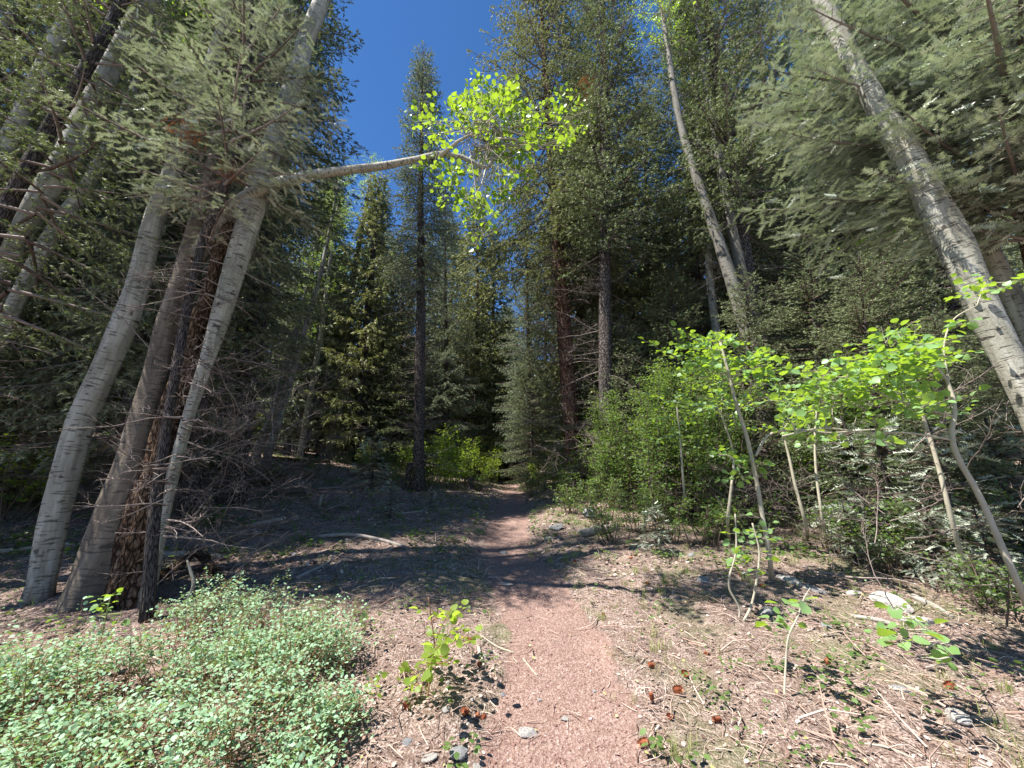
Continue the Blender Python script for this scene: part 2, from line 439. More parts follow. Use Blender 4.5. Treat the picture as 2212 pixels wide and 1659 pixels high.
def conifer(seed, Hh, cb, R, tmpl, shoot=.16, spacing=.34, nb=5, sec=.17, shstep=.11, droop=.22, top_el=.7, bot_el=-.15,
            hang=.35, fill=1.0, power=.85, dead=0, deadlen=1.4, z1=None, gap=0.0, az=None, mat=M_spruce, name='spruce', width=1.0, wood=True):
    """needles, branches of one conifer standing on the origin; returns (crown mesh, branch mesh)"""
    rng = np.random.default_rng(seed)
    C = MB(); B = MB()
    SP_, SD_, SL_ = [], [], []
    WP, WD, WR = [], [], []
    z = cb
    while z < (z1 or Hh - .15):
        f = (z - cb) / (Hh - cb)
        Lz = R * max(.06, (1 - f)) ** power * (1 if f > .12 else .6 + .4 * f / .12)
        n = nb if f < .85 else 4
        a0 = rng.uniform(0, 6.28)
        for k in range(n):
            if rng.random() < gap: continue
            a = a0 + k * 6.283 / n + rng.normal(0, .3)
            if az is not None:
                a = rng.uniform(az[0], az[1])
            L = Lz * rng.uniform(.6, 1.12)
            el = bot_el + (top_el - bot_el) * f ** 1.3 + rng.normal(0, .08)
            zz = z + rng.uniform(-.12, .12)
            h = np.array([math.cos(a), math.sin(a), 0.])
            sv = np.array([-math.sin(a), math.cos(a), 0.])
            ns = 7
            s = np.linspace(0, L, ns)
            bend = rng.normal(0, .06)
            def pt(q):
                q = np.asarray(q, float)[..., None]
                u = q / L
                return np.array([0, 0, zz]) + h * q * math.cos(el) + sv * bend * q * u + np.array([0, 0, 1.]) * (q * math.sin(el) - droop * L * u ** 1.6 + droop * .55 * L * u ** 3.2)
            P = pt(s)
            if wood: B.tube(P, np.linspace(.012 + .011 * L, .004, ns), 4, rng.random(), False)
            q = .18 * L + rng.uniform(0, sec)
            if f > .8: q = .05 * L
            while q < L:
                p = pt(q); tg = norm(pt(min(q + .05, L + .05)) - p)
                for sd in (-1, 1):
                    if rng.random() > fill: continue
                    l2 = min(.52 * (L - q) + .12, .30 * L + .2) * rng.uniform(.55, 1.15) * width
                    d = norm(tg * rng.uniform(.55, .95) + sv * sd * rng.uniform(.6, 1.0) - np.array([0, 0, hang * rng.uniform(.2, 1.4)]))
                    WP.append(p); WD.append(d * l2); WR.append(.004 + .004 * l2)
                    m = max(1, int(l2 / shstep))
                    tt = (np.arange(m) + rng.random()) / m
                    ps = p + d * l2 * tt[:, None] - np.array([0, 0, 1.]) * (.18 * hang * l2 * tt ** 2)[:, None]
                    sg = np.where(np.arange(m) % 2 == 0, 1, -1)[:, None]
                    side = np.cross(d, [0, 0, 1.])
                    dd = d * .8 + side * sg * rng.uniform(.25, .9, (m, 1)) + rng.normal(0, .18, (m, 3))
                    dd[:, 2] -= hang * .3
                    SP_.append(ps); SD_.append(dd); SL_.append(shoot * rng.uniform(.7, 1.25, m))
                q += sec * rng.uniform(.7, 1.3)
            SP_.append(pt(np.array([L * .96]))); SD_.append(norm(P[-1] - P[-2])[None]); SL_.append(np.array([shoot * 1.2]))
        z += spacing * rng.uniform(.7, 1.3) * (1 if f < .7 else .7)
    if SP_:
        Pp = np.concatenate(SP_); D = np.concatenate(SD_); Ls = np.concatenate(SL_)
        M = frames(D, None, rng.normal(0, .5, len(D))) * Ls[:, None, None]
        C.inst(tmpl, M, Pp, rng.random(len(Pp)))
    if WP and wood:
        WPa, WDa, WRa = np.array(WP), np.array(WD), np.array(WR)
        M = frames(WDa); ln = np.linalg.norm(WDa, axis=1)
        S = np.stack([ln, WRa, WRa], 1)
        B.inst(SPIKE, M * S[:, None, :], WPa, rng.random(len(WPa)))
    if dead:
        twigs(B, rng, [(np.array([0, 0, zz]), rng.uniform(0, 6.28), deadlen * rng.uniform(.4, 1.1)) for zz in rng.uniform(.9, max(cb, 2) + .5, dead)])
    return (C.mesh(name + '_needles', mat) if SP_ else None), (B.mesh(name + '_branches', M_twig if dead else M_branch) if B.n else None)

def twigs(B, rng, starts, el=(-.35, .15), sub=7, r0=.012):
    """bare dead branches with curling side twigs"""
    P_, D_, R_ = [], [], []
    for p0, a, L in starts:
        e = rng.uniform(*el)
        d = np.array([math.cos(a) * math.cos(e), math.sin(a) * math.cos(e), math.sin(e)])
        n = 6; P = [np.array(p0, float)]; dd = d.copy()
        for i in range(n):
            dd = norm(dd + rng.normal(0, .13, 3)); P.append(P[-1] + dd * L / n)
        P = np.array(P)
        B.tube(P, np.linspace(r0, .003, n + 1) * (.5 + .4 * L), 4, rng.random(), False)
        for _ in range(int(sub * L * 1.3) + 2):
            t = rng.uniform(.2, 1) * n; i = min(int(t), n - 1); p = P[i] + (P[i + 1] - P[i]) * (t - i)
            d2 = norm(norm(P[i + 1] - P[i]) * .6 + rng.normal(0, .6, 3)); l2 = rng.uniform(.15, .5) * (.4 + .5 * L * (1 - t / n * .5))
            for c in range(3):
                P_.append(p); D_.append(d2 * l2 / 2.4); R_.append(.0035 * (1 - c * .25))
                if rng.random() < .8:
                    P_.append(p); D_.append(norm(d2 + rng.normal(0, .8, 3)) * l2 * .4); R_.append(.002)
                p = p + d2 * l2 / 3; d2 = norm(d2 + rng.normal(0, .35, 3))
    if P_:
        Pa, Da, Ra = np.array(P_), np.array(D_), np.array(R_)
        S = np.stack([np.linalg.norm(Da, axis=1), Ra, Ra], 1)
        B.inst(SPIKE, frames(Da) * S[:, None, :], Pa, rng.random(len(Pa)))

def trunk_mesh(name, P, R, mat, k=16, wob=.06, flare=.35, n=40, cap=True, smooth=True):
    """smooth tapered trunk through points P (with radii R), swollen at the foot"""
    P = np.asarray(P, float); R = np.asarray(R, float)
    L = np.concatenate([[0], np.cumsum(np.linalg.norm(np.diff(P, axis=0), axis=1))])
    q = np.linspace(0, L[-1], n)
    # catmull-rom through the points
    def cr(A):
        m = np.gradient(A, L, axis=0)
        i = np.clip(np.searchsorted(L, q, 'right') - 1, 0, len(L) - 2)
        h = (L[i + 1] - L[i]); t = ((q - L[i]) / h)
        if A.ndim > 1: t = t[:, None]; h = h[:, None]
        return (2 * t**3 - 3 * t**2 + 1) * A[i] + (t**3 - 2 * t**2 + t) * h * m[i] + (-2 * t**3 + 3 * t**2) * A[i + 1] + (t**3 - t**2) * h * m[i + 1]
    PP = cr(P); RR = np.maximum(np.interp(q, L, R), .003)
    RR = RR * (1 + flare * np.exp(-q / .25))
    mb = MB(); mb.tube(PP, RR, k, .5, cap, wob)
    return mb.mesh(name, mat, smooth)

# ------------------------------------------------------------------ ground and path
def warp(u, a, b): return np.sinh(u * a) / math.sinh(a) * b
N = 390
u = np.linspace(-1, 1, N); v = np.linspace(0, 1, N)
gx = warp(u, 5.6, 320); gy = -30 + 0 * v
gy = np.concatenate([np.linspace(-25, 1.5, 24), 1.5 + warp(np.linspace(0, 1, N - 23)[1:], 5.2, 400)])
X, Y = np.meshgrid(gx, gy)
Z = H(X, Y)
Vg = np.stack([X.ravel(), Y.ravel(), Z.ravel()], 1)
ny, nx = X.shape
ii = (np.arange(ny - 1)[:, None] * nx + np.arange(nx - 1)[None]).ravel()
Q = np.stack([ii, ii + 1, ii + nx + 1, ii + nx], 1)
pm = path_mask(X, Y).ravel()
on = (pm[Q].mean(1) > .5) & (Vg[Q[:, 0], 1] > -1) & (Vg[Q[:, 0], 1] < 34)
for nm, sel in (('ground', ~on), ('path', on)):
    q = Q[sel]; used = np.unique(q); mp = np.zeros(len(Vg), int); mp[used] = np.arange(len(used)); q = mp[q]
    mb = MB(); mb.add(Vg[used], np.concatenate([q[:, [0, 1, 2]], q[:, [0, 2, 3]]]), pm[used])
    o = link(nm, mb.mesh(nm, M_ground, True)); tag(o, kind='structure')
    o['label'] = 'forest floor of brown needle and leaf litter' if nm == 'ground' else 'narrow reddish dirt footpath running through the forest'

# ------------------------------------------------------------------ leafy twig generator
def leafy(rng, starts, leaf, node=.05, twig_r=.0025, up=1.0, jitter=.5, curve=.3, mats=None):
    """starts: (p, dir, length). returns twig MB and arrays (matrix, position) of leaves"""
    B = MB(); LP, LD, LS = [], [], []
    for p, d, L in starts:
        n = max(2, int(L / .08)); P = [np.array(p, float)]; d = norm(np.array(d, float))
        for i in range(n):
            d = norm(d + rng.normal(0, curve * .3, 3)); P.append(P[-1] + d * L / n)
        P = np.array(P)
        B.tube(P, np.linspace(twig_r * (1 + L), twig_r * .5, n + 1), 3, rng.random(), False)
        q = node * rng.uniform(.4, 1.2); k = 0
        while q <= L:
            t = q / L * n; i = min(int(t), n - 1); pp = P[i] + (P[i + 1] - P[i]) * (t - i)
            tg = norm(P[i + 1] - P[i]); sd = norm(np.cross(tg, [0, 0, 1.]) + 1e-4)
            s = 1 if k % 2 == 0 else -1
            ld = norm(tg * .5 + sd * s * .9 + rng.normal(0, .35, 3))
            LP.append(pp + ld * leaf * .5); LD.append(ld); LS.append(leaf * rng.uniform(.5, 1.3))
            q += node * rng.uniform(.6, 1.4); k += 1
    LP, LD, LS = np.array(LP), np.array(LD), np.array(LS)
    U = np.tile([0, 0, up], (len(LP), 1)) + rng.normal(0, jitter, (len(LP), 3))
    return B, frames(LD, U) * LS[:, None, None], LP

def shrub_mesh(name, seed, h, w, nst, ntw, leaf, mat, tmpl=LEAF_Q, node=.055, stem=M_branch, lean=.0, jitter=.6):
    rng = np.random.default_rng(seed); S = MB(); starts = []
    for i in range(nst):
        a = rng.uniform(0, 6.28); r = w * .35 * rng.random() ** .5
        b = np.array([math.cos(a) * r, math.sin(a) * r, -.05]); a2 = a + rng.normal(0, .6)
        tip = np.array([math.cos(a2) * w * rng.uniform(.2, .9), math.sin(a2) * w * rng.uniform(.2, .9), h * rng.uniform(.65, 1.05)])
        mid = (b + tip) / 2 + rng.normal(0, .08, 3) * h
        q = np.linspace(0, 1, 7)[:, None]; P = b * (1 - q) ** 2 + 2 * mid * q * (1 - q) + tip * q * q
        S.tube(P, np.linspace(.008 + .004 * h, .003, 7), 5, rng.random(), False)
        for j in range(ntw):
            t = rng.uniform(.25, 1) ** .8; k = min(int(t * 6), 5); p = P[k] + (P[k + 1] - P[k]) * (t * 6 - k)
            d = np.array([rng.normal(), rng.normal(), rng.uniform(-.2, .8)])
            starts.append((p, d, rng.uniform(.2, .5) * w * .8))
    B, M, LP = leafy(rng, starts, leaf, node, .002, 1, jitter)
    for a, b, c, d in zip(B.V, B.F, B.R, B.U): pass
    S.V += B.V; S.F += [f + S.n for f in B.F]; S.R += B.R; S.U += B.U; S.n += B.n
    C = MB(); C.inst(tmpl, M, LP, rng.random(len(LP)))
    return C.mesh(name + '_leaves', mat), S.mesh(name + '_stems', stem)

# ------------------------------------------------------------------ conifers
FIR = T_fir(R0, 9, .30, .05); BRUSH = T_brush(R0, 10, .38, .075); BRUSH_F = T_brush(R0, 7, .5, .11)
VAR = {}
VAR['spruce_a'] = (*conifer(11, 28, 4.0, 4.2, BRUSH, .25, .68, 5, .19, .16, mat=M_spruce, name='spruce_a', dead=40, deadlen=1.9, power=.6, hang=.5), M_graybark, 28, .24)
VAR['spruce_b'] = (*conifer(12, 28, 2.5, 3.7, BRUSH, .26, .68, 5, .19, .16, mat=M_spruce2, name='spruce_b', dead=30, deadlen=1.7, hang=.65, power=.6), M_graybark, 28, .23)
VAR['spruce_open'] = (*conifer(13, 31, 9.5, 5.2, BRUSH, .27, .78, 6, .22, .18, mat=M_spruce3, name='spruce_open', dead=95, deadlen=2.9, hang=.6, power=.42, bot_el=-.3), M_redbark, 31, .34)
VAR['spruce_narrow'] = (*conifer(14, 24, 9, 2.2, BRUSH, .21, .42, 6, .15, .13, mat=M_spruce2, name='spruce_narrow', dead=105, deadlen=1.9, power=.5, hang=.5), M_graybark, 24, .25)
VAR['far_a'] = (*conifer(15, 18, 1.0, 2.8, BRUSH_F, .36, .52, 5, .26, .24, mat=M_spruce2, name='far_a', dead=12, power=.6, hang=.5), M_graybark, 18, .17)
VAR['far_b'] = (*conifer(16, 18, .8, 3.1, BRUSH_F, .36, .54, 5, .26, .24, mat=M_spruce3, name='far_b', dead=10, hang=.6, power=.6), M_graybark, 18, .17)
VAR['young'] = (*conifer(17, 8, .3, 2.6, BRUSH, .15, .36, 6, .13, .11, mat=M_spruce, name='young', hang=.2, droop=.16, power=.7), M_graybark, 8, .09)
VAR['tiny'] = (*conifer(18, 1.2, .1, .5, FIR, .12, .13, 5, .09, .07, mat=M_fir, name='tiny', droop=.1), M_graybark, 1.2, .018)
for _k, _v in VAR.items(): print(_k, len(_v[0].polygons), len(_v[1].polygons))
VAR['spruce_bare'] = (*conifer(19, 28, 9.5, 3.5, BRUSH, .25, .5, 6, .2, .16, mat=M_spruce, name='spruce_bare', dead=80, deadlen=2.0, power=.5), M_graybark, 28, .27)
TR = {k: trunk_mesh(k + '_trunk', [(0, 0, -.15), (0.03, 0, v[3] * .3), (-.04, .02, v[3] * .6), (0, 0, v[3])],
                    [v[4], v[4] * .85, v[4] * .55, .01], v[2], 14, .07, .5, 36) for k, v in VAR.items()}

def spruce(kind, px, Y, tx, ty, Hh, rot, label, group=None, name='spruce_tree', thick=1.0, redbark=False):
    b = base_at(px, Y)
    p2 = at(tx, ty, Y)
    ax = norm(p2 - b); s = Hh / VAR[kind][3]
    o = empty(name, b, label, 'tree', group)
    q = Vector((0, 0, 1)).rotation_difference(Vector(ax)) @ Quaternion((0, 0, 1), rot)
    o.rotation_mode = 'QUATERNION'; o.rotation_quaternion = q; o.scale = (s, s, s)
    t = link('trunk', TR[kind], o); t.scale = (thick, thick, 1)
    if VAR[kind][1]: link('branches', VAR[kind][1], o)
    if VAR[kind][0]: link('crown', VAR[kind][0], o)
    return o

# main spruces that the photograph shows one by one
spruce('spruce_narrow', 903, 13.6, 914, 135, 20.3, .3, 'tall narrow spruce left of the path, bare dark trunk below, its tip against the sky')
spruce('spruce_open', 1243, 15.5, 1186, 250, 32, 1.0, 'big spruce with reddish bark right of the far path')
spruce('spruce_bare', 1258, 18.5, 1250, 300, 27, 2.0, 'dark slim spruce just behind the red-barked spruce')
spruce('spruce_bare', 1312, 13.0, 1304, 100, 27, 3.4, 'gray-trunked spruce with curly dead branches, right of the red-barked spruce')
spruce('spruce_bare', 500, 10.0, 632, 100, 25, .8, 'dark drooping spruce behind the leaning aspens, reaching toward the sky gap')
spruce('spruce_b', 965, 21, 962, 430, 18.5, .2, 'pale green spruce right behind the narrow spruce')
spruce('far_b', 1030, 25, 1030, 430, 21, 2.9, 'olive spruce filling the gap right of the narrow spruce')
spruce('far_a', 1065, 26, 1068, 480, 19, 1.2, 'spruce beyond the path end with its tip just right of the sky gap')
spruce('spruce_b', 1150, 19, 1135, 520, 17, 2.2, 'spruce standing over the far end of the path')
spruce('spruce_b', 1405, 18, 1390, 190, 25, 4.0, 'spruce between the gray-trunked spruce and the twin aspens')
spruce('spruce_a', 1530, 15.5, 1470, 60, 28, 5.0, 'tall dark spruce behind the twin aspens')
spruce('spruce_b', 1740, 14.0, 1640, 60, 28, .5, 'tall spruce rising behind the right thicket')
spruce('spruce_a', 1900, 12.5, 1760, 60, 27, 1.5, 'dark spruce behind the drooping fir boughs')
spruce('young', 1890, 8.2, 1850, 480, 6.6, 2.5, 'young spruce with flat layered boughs above the right saplings')
spruce('young', 2060, 7.0, 2020, 700, 4.6, .4, 'young spruce low behind the right saplings')
spruce('young', 2250, 7.0, 2190, 500, 5.2, 1.4, 'young spruce cut by the right edge of the picture')
spruce('young', 1400, 14.5, 1400, 500, 5.8, 2.2, 'young spruce under the gray-trunked spruce, behind the green shrubs')
spruce('spruce_a', 2120, 12, 1960, 100, 26, .2, 'spruce deep in shade behind the big right aspen')
spruce('spruce_b', 480, 13.5, 540, 200, 25, 2.6, 'shaded spruce behind the split aspen trunk')
spruce('spruce_a', 330, 11.5, 420, 150, 25, 3.0, 'dark spruce between the two left aspens')
spruce('spruce_b', 170, 12.5, 290, 150, 25, 4.1, 'dark spruce behind the left aspens, near the picture edge')
spruce('spruce_a', 10, 9.2, 200, 120, 19, 5.2, 'spruce with dark leaning trunk at the upper left edge')
spruce('spruce_b', 262, 7.6, 330, 500, 22, 3.9, 'spruce with dark reddish foot between the two left aspens')
spruce('spruce_a', 405, 8.6, 470, 400, 23, 1.9, 'shaded spruce just behind the split trunk, crown over the clearing')
spruce('young', 20, 8.8, 80, 500, 5.0, 0.9, 'young spruce low at the left picture edge')
spruce('spruce_b', 690, 21.5, 715, 420, 20, 1.1, 'shaded spruce behind the three thin aspens')
spruce('far_b', 820, 23, 818, 520, 16, 1.9, 'spruce left of the narrow spruce, behind the slim white aspen')
rng = np.random.default_rng(41)
zones = [(-250, 450, 'spruce deep in the forest beyond the left aspens', 'deep forest spruces, left', 19),
         (450, 860, 'spruce deep in the forest behind the three thin aspens', 'deep forest spruces, left of the path', 16),
         (850, 1060, 'spruce in the far forest seen behind the narrow spruce', 'deep forest spruces, behind the narrow spruce', 22),
         (1040, 1400, 'spruce in the far forest wall beyond the path', 'deep forest spruces, beyond the path', 19),
         (1400, 1800, 'spruce in the forest wall behind the twin aspens', 'deep forest spruces, behind the twin aspens', 22),
         (1800, 2500, 'spruce deep in the forest behind the big right aspen', 'deep forest spruces, right', 20)]
for za, zb, lab, grp, hm in zones:
    n = int((zb - za) / 30)
    for i in range(n):
        px = za + (i + rng.uniform(.1, .9)) * (zb - za) / n
        Yy = rng.uniform(17, 34) if not (850 < px < 1230) else rng.uniform(28, 42)
        hh = rng.uniform(.8, 1.15) * hm
        spruce(['far_a', 'far_b'][int(rng.integers(2))], px, Yy, px + (1106 - px) * .1 + rng.normal(0, 6), 600, hh, rng.uniform(0, 6), lab, grp)
for i in range(96):
    px = -150 + i * 27 + rng.uniform(-18, 18); Yy = rng.uniform(34, 60)
    spruce(['far_a', 'far_b'][i % 2], px, Yy, px, 700, rng.uniform(11, 16), rng.uniform(0, 6), 'distant spruce at the back of the forest', 'distant spruces at the back')

for px, Yy, hh, lab in [(1150, 17.5, 7, 'half-grown spruce at the right of the far path end'), (1290, 15.8, 8, 'half-grown spruce between the red-barked and gray trunks'), (1362, 13.2, 6.5, 'half-grown spruce just right of the gray trunk foot'), (1470, 13, 8.5, 'half-grown spruce behind the highest thicket shrub'),
    (1640, 9.9, 6.8, 'half-grown spruce standing right in front of the twin aspens'), (1790, 10.2, 8.5, 'layered spruce between the twin aspens and the big right aspen'), (860, 20, 8, 'half-grown spruce just left of the narrow spruce'), (828, 21.5, 9, 'half-grown spruce right of the slim white aspen'), (1005, 24, 12, 'mid-height spruce in the far gap behind the narrow spruce'), (1095, 27, 12, 'mid-height spruce closing the far end of the path'), (1960, 8.8, 7.5, 'layered spruce below the drooping fir boughs'), (420, 12, 7, 'half-grown shaded spruce behind the split trunk')]:
    spruce('young', px, Yy, px + (1106 - px) * .06, 600, hh, px * .37, lab)

# fine-needled firs near the camera
def fir_tree(label, P, R, cm, bm, tm_name, bark, fr):
    o = empty('fir_tree', P[0], label, 'tree')
    P = np.array(P) - np.array(P[0])
    link('trunk', trunk_mesh(tm_name, P, R, bark, 14, .06, .3, 40), o)
    c = link('crown', cm, o); b = link('branches', bm, o)
    for x in (c, b): x.location = fr
    return o
def px_trunk(pts, Y, ext=0, taper=.7):
    """pts: (px, py, width px[, Y]) traced up the stem -> world points and radii"""
    P, R = [], []
    for q in pts:
        yy = q[3] if len(q) > 3 else Y
        p = at(q[0], q[1], yy); P.append(p)
        R.append(q[2] / 2 / FPX * dep(p) * (dep(p) / np.linalg.norm(p - np.array([0, 0, CAMZ]))) ** .8)
    if ext:
        d = norm(P[-1] - P[-2]); d = norm(d * .5 + np.array([0, 0, .5]))
        P.append(P[-1] + d * ext * .5); R.append(R[-1] * taper); P.append(P[-1] + d * ext * .5); R.append(.02)
    return P, R

pts = [(330, 1150, 30), (372, 850, 24), (410, 640, 21), (445, 500, 20), (488, 400, 20), (520, 300, 17), (537, 200, 14), (540, 60, 12)]
P, R = px_trunk(pts, 4.75, 2.0)
f0 = base_at(322, 4.75); P.insert(0, f0 - (0, 0, .1)); R.insert(0, R[0] * 1.1)
cm, bm = conifer(31, 11, 5.4, 1.75, FIR, .14, .25, 5, .12, .075, mat=M_fir, name='left_fir', droop=.12, dead=90, deadlen=.9, hang=.3, power=.4, gap=.28)
TOPX = (np.array(P[-1]) - np.array(P[0]))
o = fir_tree('slender fir in front of the split aspen, pale sunlit boughs above, bare twigs below', P, R, cm, bm, 'left_fir_trunk', M_graybark, (0, 0, 0))
q = Vector((0, 0, 1)).rotation_difference(Vector(norm(at(540, 60, 4.75) - f0))) @ Quaternion((0, 0, 1), 2.0)
for c in o.children:
    if c.name.startswith(('crown', 'branches')): c.rotation_mode = 'QUATERNION'; c.rotation_quaternion = q
# dark shaded spruce whose thin stem crosses the upper left corner
pts = [(-110, 760, 44), (0, 480, 40), (100, 290, 38), (187, 145, 34), (265, 0, 30), (300, -80, 26)]
P, R = px_trunk(pts, 4.6, 3)
f0 = base_at(-240, 4.6); P.insert(0, f0 - (0, 0, .1)); R.insert(0, R[0] * 1.1)
cm, bm = conifer(33, 13, 3.4, 1.7, BRUSH, .13, .34, 5, .15, .09, mat=M_spruce, name='dark_spruce', droop=.25, dead=50, deadlen=.8, hang=.4, power=.4, gap=.25)
o = fir_tree('thin dark spruce stem crossing the thick pale aspens at the upper left', P, R, cm, bm, 'dark_spruce_trunk', M_graybark, (0, 0, 0)); o.name = 'spruce_tree'
q = Vector((0, 0, 1)).rotation_difference(Vector(norm(at(187, 145, 4.6) - f0)))
for c in o.children:
    if c.name.startswith(('crown', 'branches')): c.rotation_mode = 'QUATERNION'; c.rotation_quaternion = q
# right fir: boughs reach in from a trunk at the right edge
pts = [(2330, 900, 70), (2262, 640, 62), (2205, 400, 56), (2150, 130, 50), (2100, -60, 40)]
P, R = px_trunk(pts, 4.6, 4)
f0 = base_at(2400, 4.7); P.insert(0, f0 - (0, 0, .1)); R.insert(0, R[0] * 1.15)
cm, bm = conifer(32, 15, 4.9, 3.9, FIR, .19, .30, 6, .145, .095, mat=M_fir, name='right_fir', droop=.26, hang=.35, z1=9.5, power=.35, az=(2.8, 4.45), bot_el=.0, top_el=.5, dead=5, deadlen=1.6)
o = fir_tree('large reddish-barked fir at the right edge, its sunlit boughs drooping into the picture', P, R, cm, bm, 'right_fir_trunk', M_redbark, (0, 0, 0))
q = Vector((0, 0, 1)).rotation_difference(Vector(norm(at(2150, 130, 4.6) - f0)))
for c in o.children:
    if c.name.startswith(('crown', 'branches')): c.rotation_mode = 'QUATERNION'; c.rotation_quaternion = q

# ------------------------------------------------------------------ aspens
def aspen_crown(seed, n, w, h, leaf=.055, name='aspen'):
    rng = np.random.default_rng(seed); st = []; S = MB()
    for i in range(n):
        z = rng.uniform(-h * .5, h * .5); a = rng.uniform(0, 6.28); L = w * rng.uniform(.5, 1) * (1 - abs(z) / h * .8)
        d = norm(np.array([math.cos(a), math.sin(a), rng.uniform(-.1, .7)]))
        P = [np.array([0, 0, z])]
        for k in range(5): P.append(P[-1] + norm(d + rng.normal(0, .2, 3)) * L / 5)
        S.tube(P, np.linspace(.022, .005, 6), 4, .7, False)
        for _ in range(7):
            k = rng.integers(1, 6); st.append((P[k], d * .6 + rng.normal(0, .5, 3), rng.uniform(.25, .6)))
    B, M, LP = leafy(rng, st, leaf, .035, .003, .2, 1.0)
    S.V += B.V; S.F += [f + S.n for f in B.F]; S.R += B.R; S.U += B.U; S.n += B.n
    C = MB(); C.inst(LEAF_Q, M, LP, rng.random(len(LP)))
    return C.mesh(name + '_leaves', M_aspen), S.mesh(name + '_twigs', M_stem)
ACR = aspen_crown(51, 42, 1.9, 5.0)

def aspen(label, pts, Y, base=None, ext=5, crown=True, group=None, sc=1.0, wob=.05, flare=.25, bark=None, ws=1.0):
    pts = [(q[0], q[1], q[2] * ws) + tuple(q[3:]) for q in pts]
    P, R = px_trunk(pts, Y, ext)
    b = G(pts[0][0], pts[0][1]) if base is None else base
    if base is not None: P.insert(0, base); R.insert(0, R[0] * 1.05)
    P.insert(0, P[0] - (0, 0, .15)); R.insert(0, R[0])
    o = empty('aspen_tree', P[1], label, 'tree', group)
    org = np.array(P[1])
    link('trunk', trunk_mesh('aspen_trunk', [p - org for p in P], R, bark or M_aspenbark, 20, wob, flare, 56), o)
    if crown:
        c = link('crown', ACR[0], o); b2 = link('branches', ACR[1], o)
        cr = np.random.default_rng(len(label)).uniform(0, 6)
        for x in (c, b2): x.location = P[-2] - org; x.scale = (sc,) * 3; x.rotation_euler[2] = cr
    return o, P, R
def gY(px, py): return float(G(px, py)[1])
y1 = gY(82, 1300)
aspen('smooth gray-green aspen in front at left, leaning right, dark growth rings', [(82, 1295, 64), (110, 1150, 66), (150, 1000, 66), (178, 905, 64), (212, 830, 62), (252, 740, 60), (290, 640, 54), (335, 470, 44), (372, 370, 40), (420, 240, 34), (470, 90, 28)], y1, ext=9, flare=.4, wob=.08)
y2 = gY(30, 1095)
aspen('darker shaded aspen at the left edge, behind the smooth front aspen', [(22, 1090, 66), (60, 970, 64), (100, 860, 60), (150, 745, 55), (190, 660, 50), (238, 560, 46), (280, 470, 40), (330, 370, 36), (400, 230, 30), (470, 90, 26)], y2, bark=M_shadeaspen)
aspen('slim aspen rising from the left edge across the middle left', [(-75, 900, 44), (0, 725, 42), (62, 600, 40), (130, 480, 38), (192, 395, 34), (245, 295, 28), (290, 190, 22)], 6.3, base=base_at(-130, 6.3))
aspen('thick pale aspen leaning through the upper left corner', [(-180, 900, 68), (-70, 700, 66), (0, 560, 64), (60, 470, 62), (124, 373, 60), (190, 240, 58), (249, 124, 54), (323, 0, 48)], 5.2, base=base_at(-330, 5.3), ext=6)
aspen('pale aspen partly hidden by dark boughs in the upper left corner', [(-200, 720, 50), (-90, 500, 48), (0, 340, 46), (75, 187, 44), (145, 40, 40), (190, -60, 38)], 5.6, base=base_at(-420, 5.6), ext=5)
aspen('uppermost leftmost aspen stem crossing only the picture corner', [(-260, 560, 50), (-120, 300, 46), (0, 80, 40), (54, 0, 36)], 6.2, base=base_at(-520, 6.4), ext=4)
ys = gY(240, 1305)
o, P, R = aspen('tall pale aspen with split rotten foot, left of the path', [(318, 1290, 40), (352, 1120, 30), (385, 980, 28), (420, 860, 28), (450, 770, 34), (478, 680, 44), (508, 575, 50), (535, 490, 54), (560, 400, 54), (590, 310, 50), (622, 215, 47), (655, 105, 46), (700, -10, 42)], ys, ext=9, flare=.1)
# its rotten half, the fused second stem, and the limb that arches over the path
org = np.array(P[1]); trunk_o = o
def spart(name, pts, mat, k=16, wob=.14, flare=.2, yy=None, mesh='aspen_part', n=48):
    P, R = px_trunk(pts, ys if yy is None else yy)
    return link(name, trunk_mesh(mesh, [p - org for p in P], R, mat, k, wob, flare, n), trunk_o)
r = spart('rotten_stem', [(262, 1318, 132), (298, 1180, 100), (332, 1060, 78), (362, 950, 66), (392, 840, 56), (420, 740, 44), (448, 650, 40), (472, 560, 36), (492, 490, 28), (503, 450, 10)], M_rotwood, wob=.38, yy=ys + .05, k=22)
r['label'] = 'dark brown rotten stem split open lengthwise'
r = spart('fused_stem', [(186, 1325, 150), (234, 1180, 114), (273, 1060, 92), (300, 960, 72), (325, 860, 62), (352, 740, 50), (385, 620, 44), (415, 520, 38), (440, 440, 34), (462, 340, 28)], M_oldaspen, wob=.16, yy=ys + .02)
r['label'] = 'thick shaded stem fused to the left of the split foot'
yl = ys
r = spart('arching_limb', [(425, 560, 42, yl), (465, 492, 42, yl), (510, 445, 38, yl - .05), (560, 412, 31, yl - .15), (650, 384, 26, yl - .3), (740, 369, 22, yl - .5), (830, 358, 18, yl - .7), (900, 344, 15, yl - .85), (955, 332, 13, yl - .95), (1000, 340, 12, yl - 1.0), (1052, 363, 10, yl - 1.0), (1066, 300, 9, yl - 1.0), (1075, 262, 6, yl - 1.0)], M_aspenbark, wob=.06, flare=0)
r['label'] = 'long bare limb arching right over the path'
LIMBY = ys - 1.0
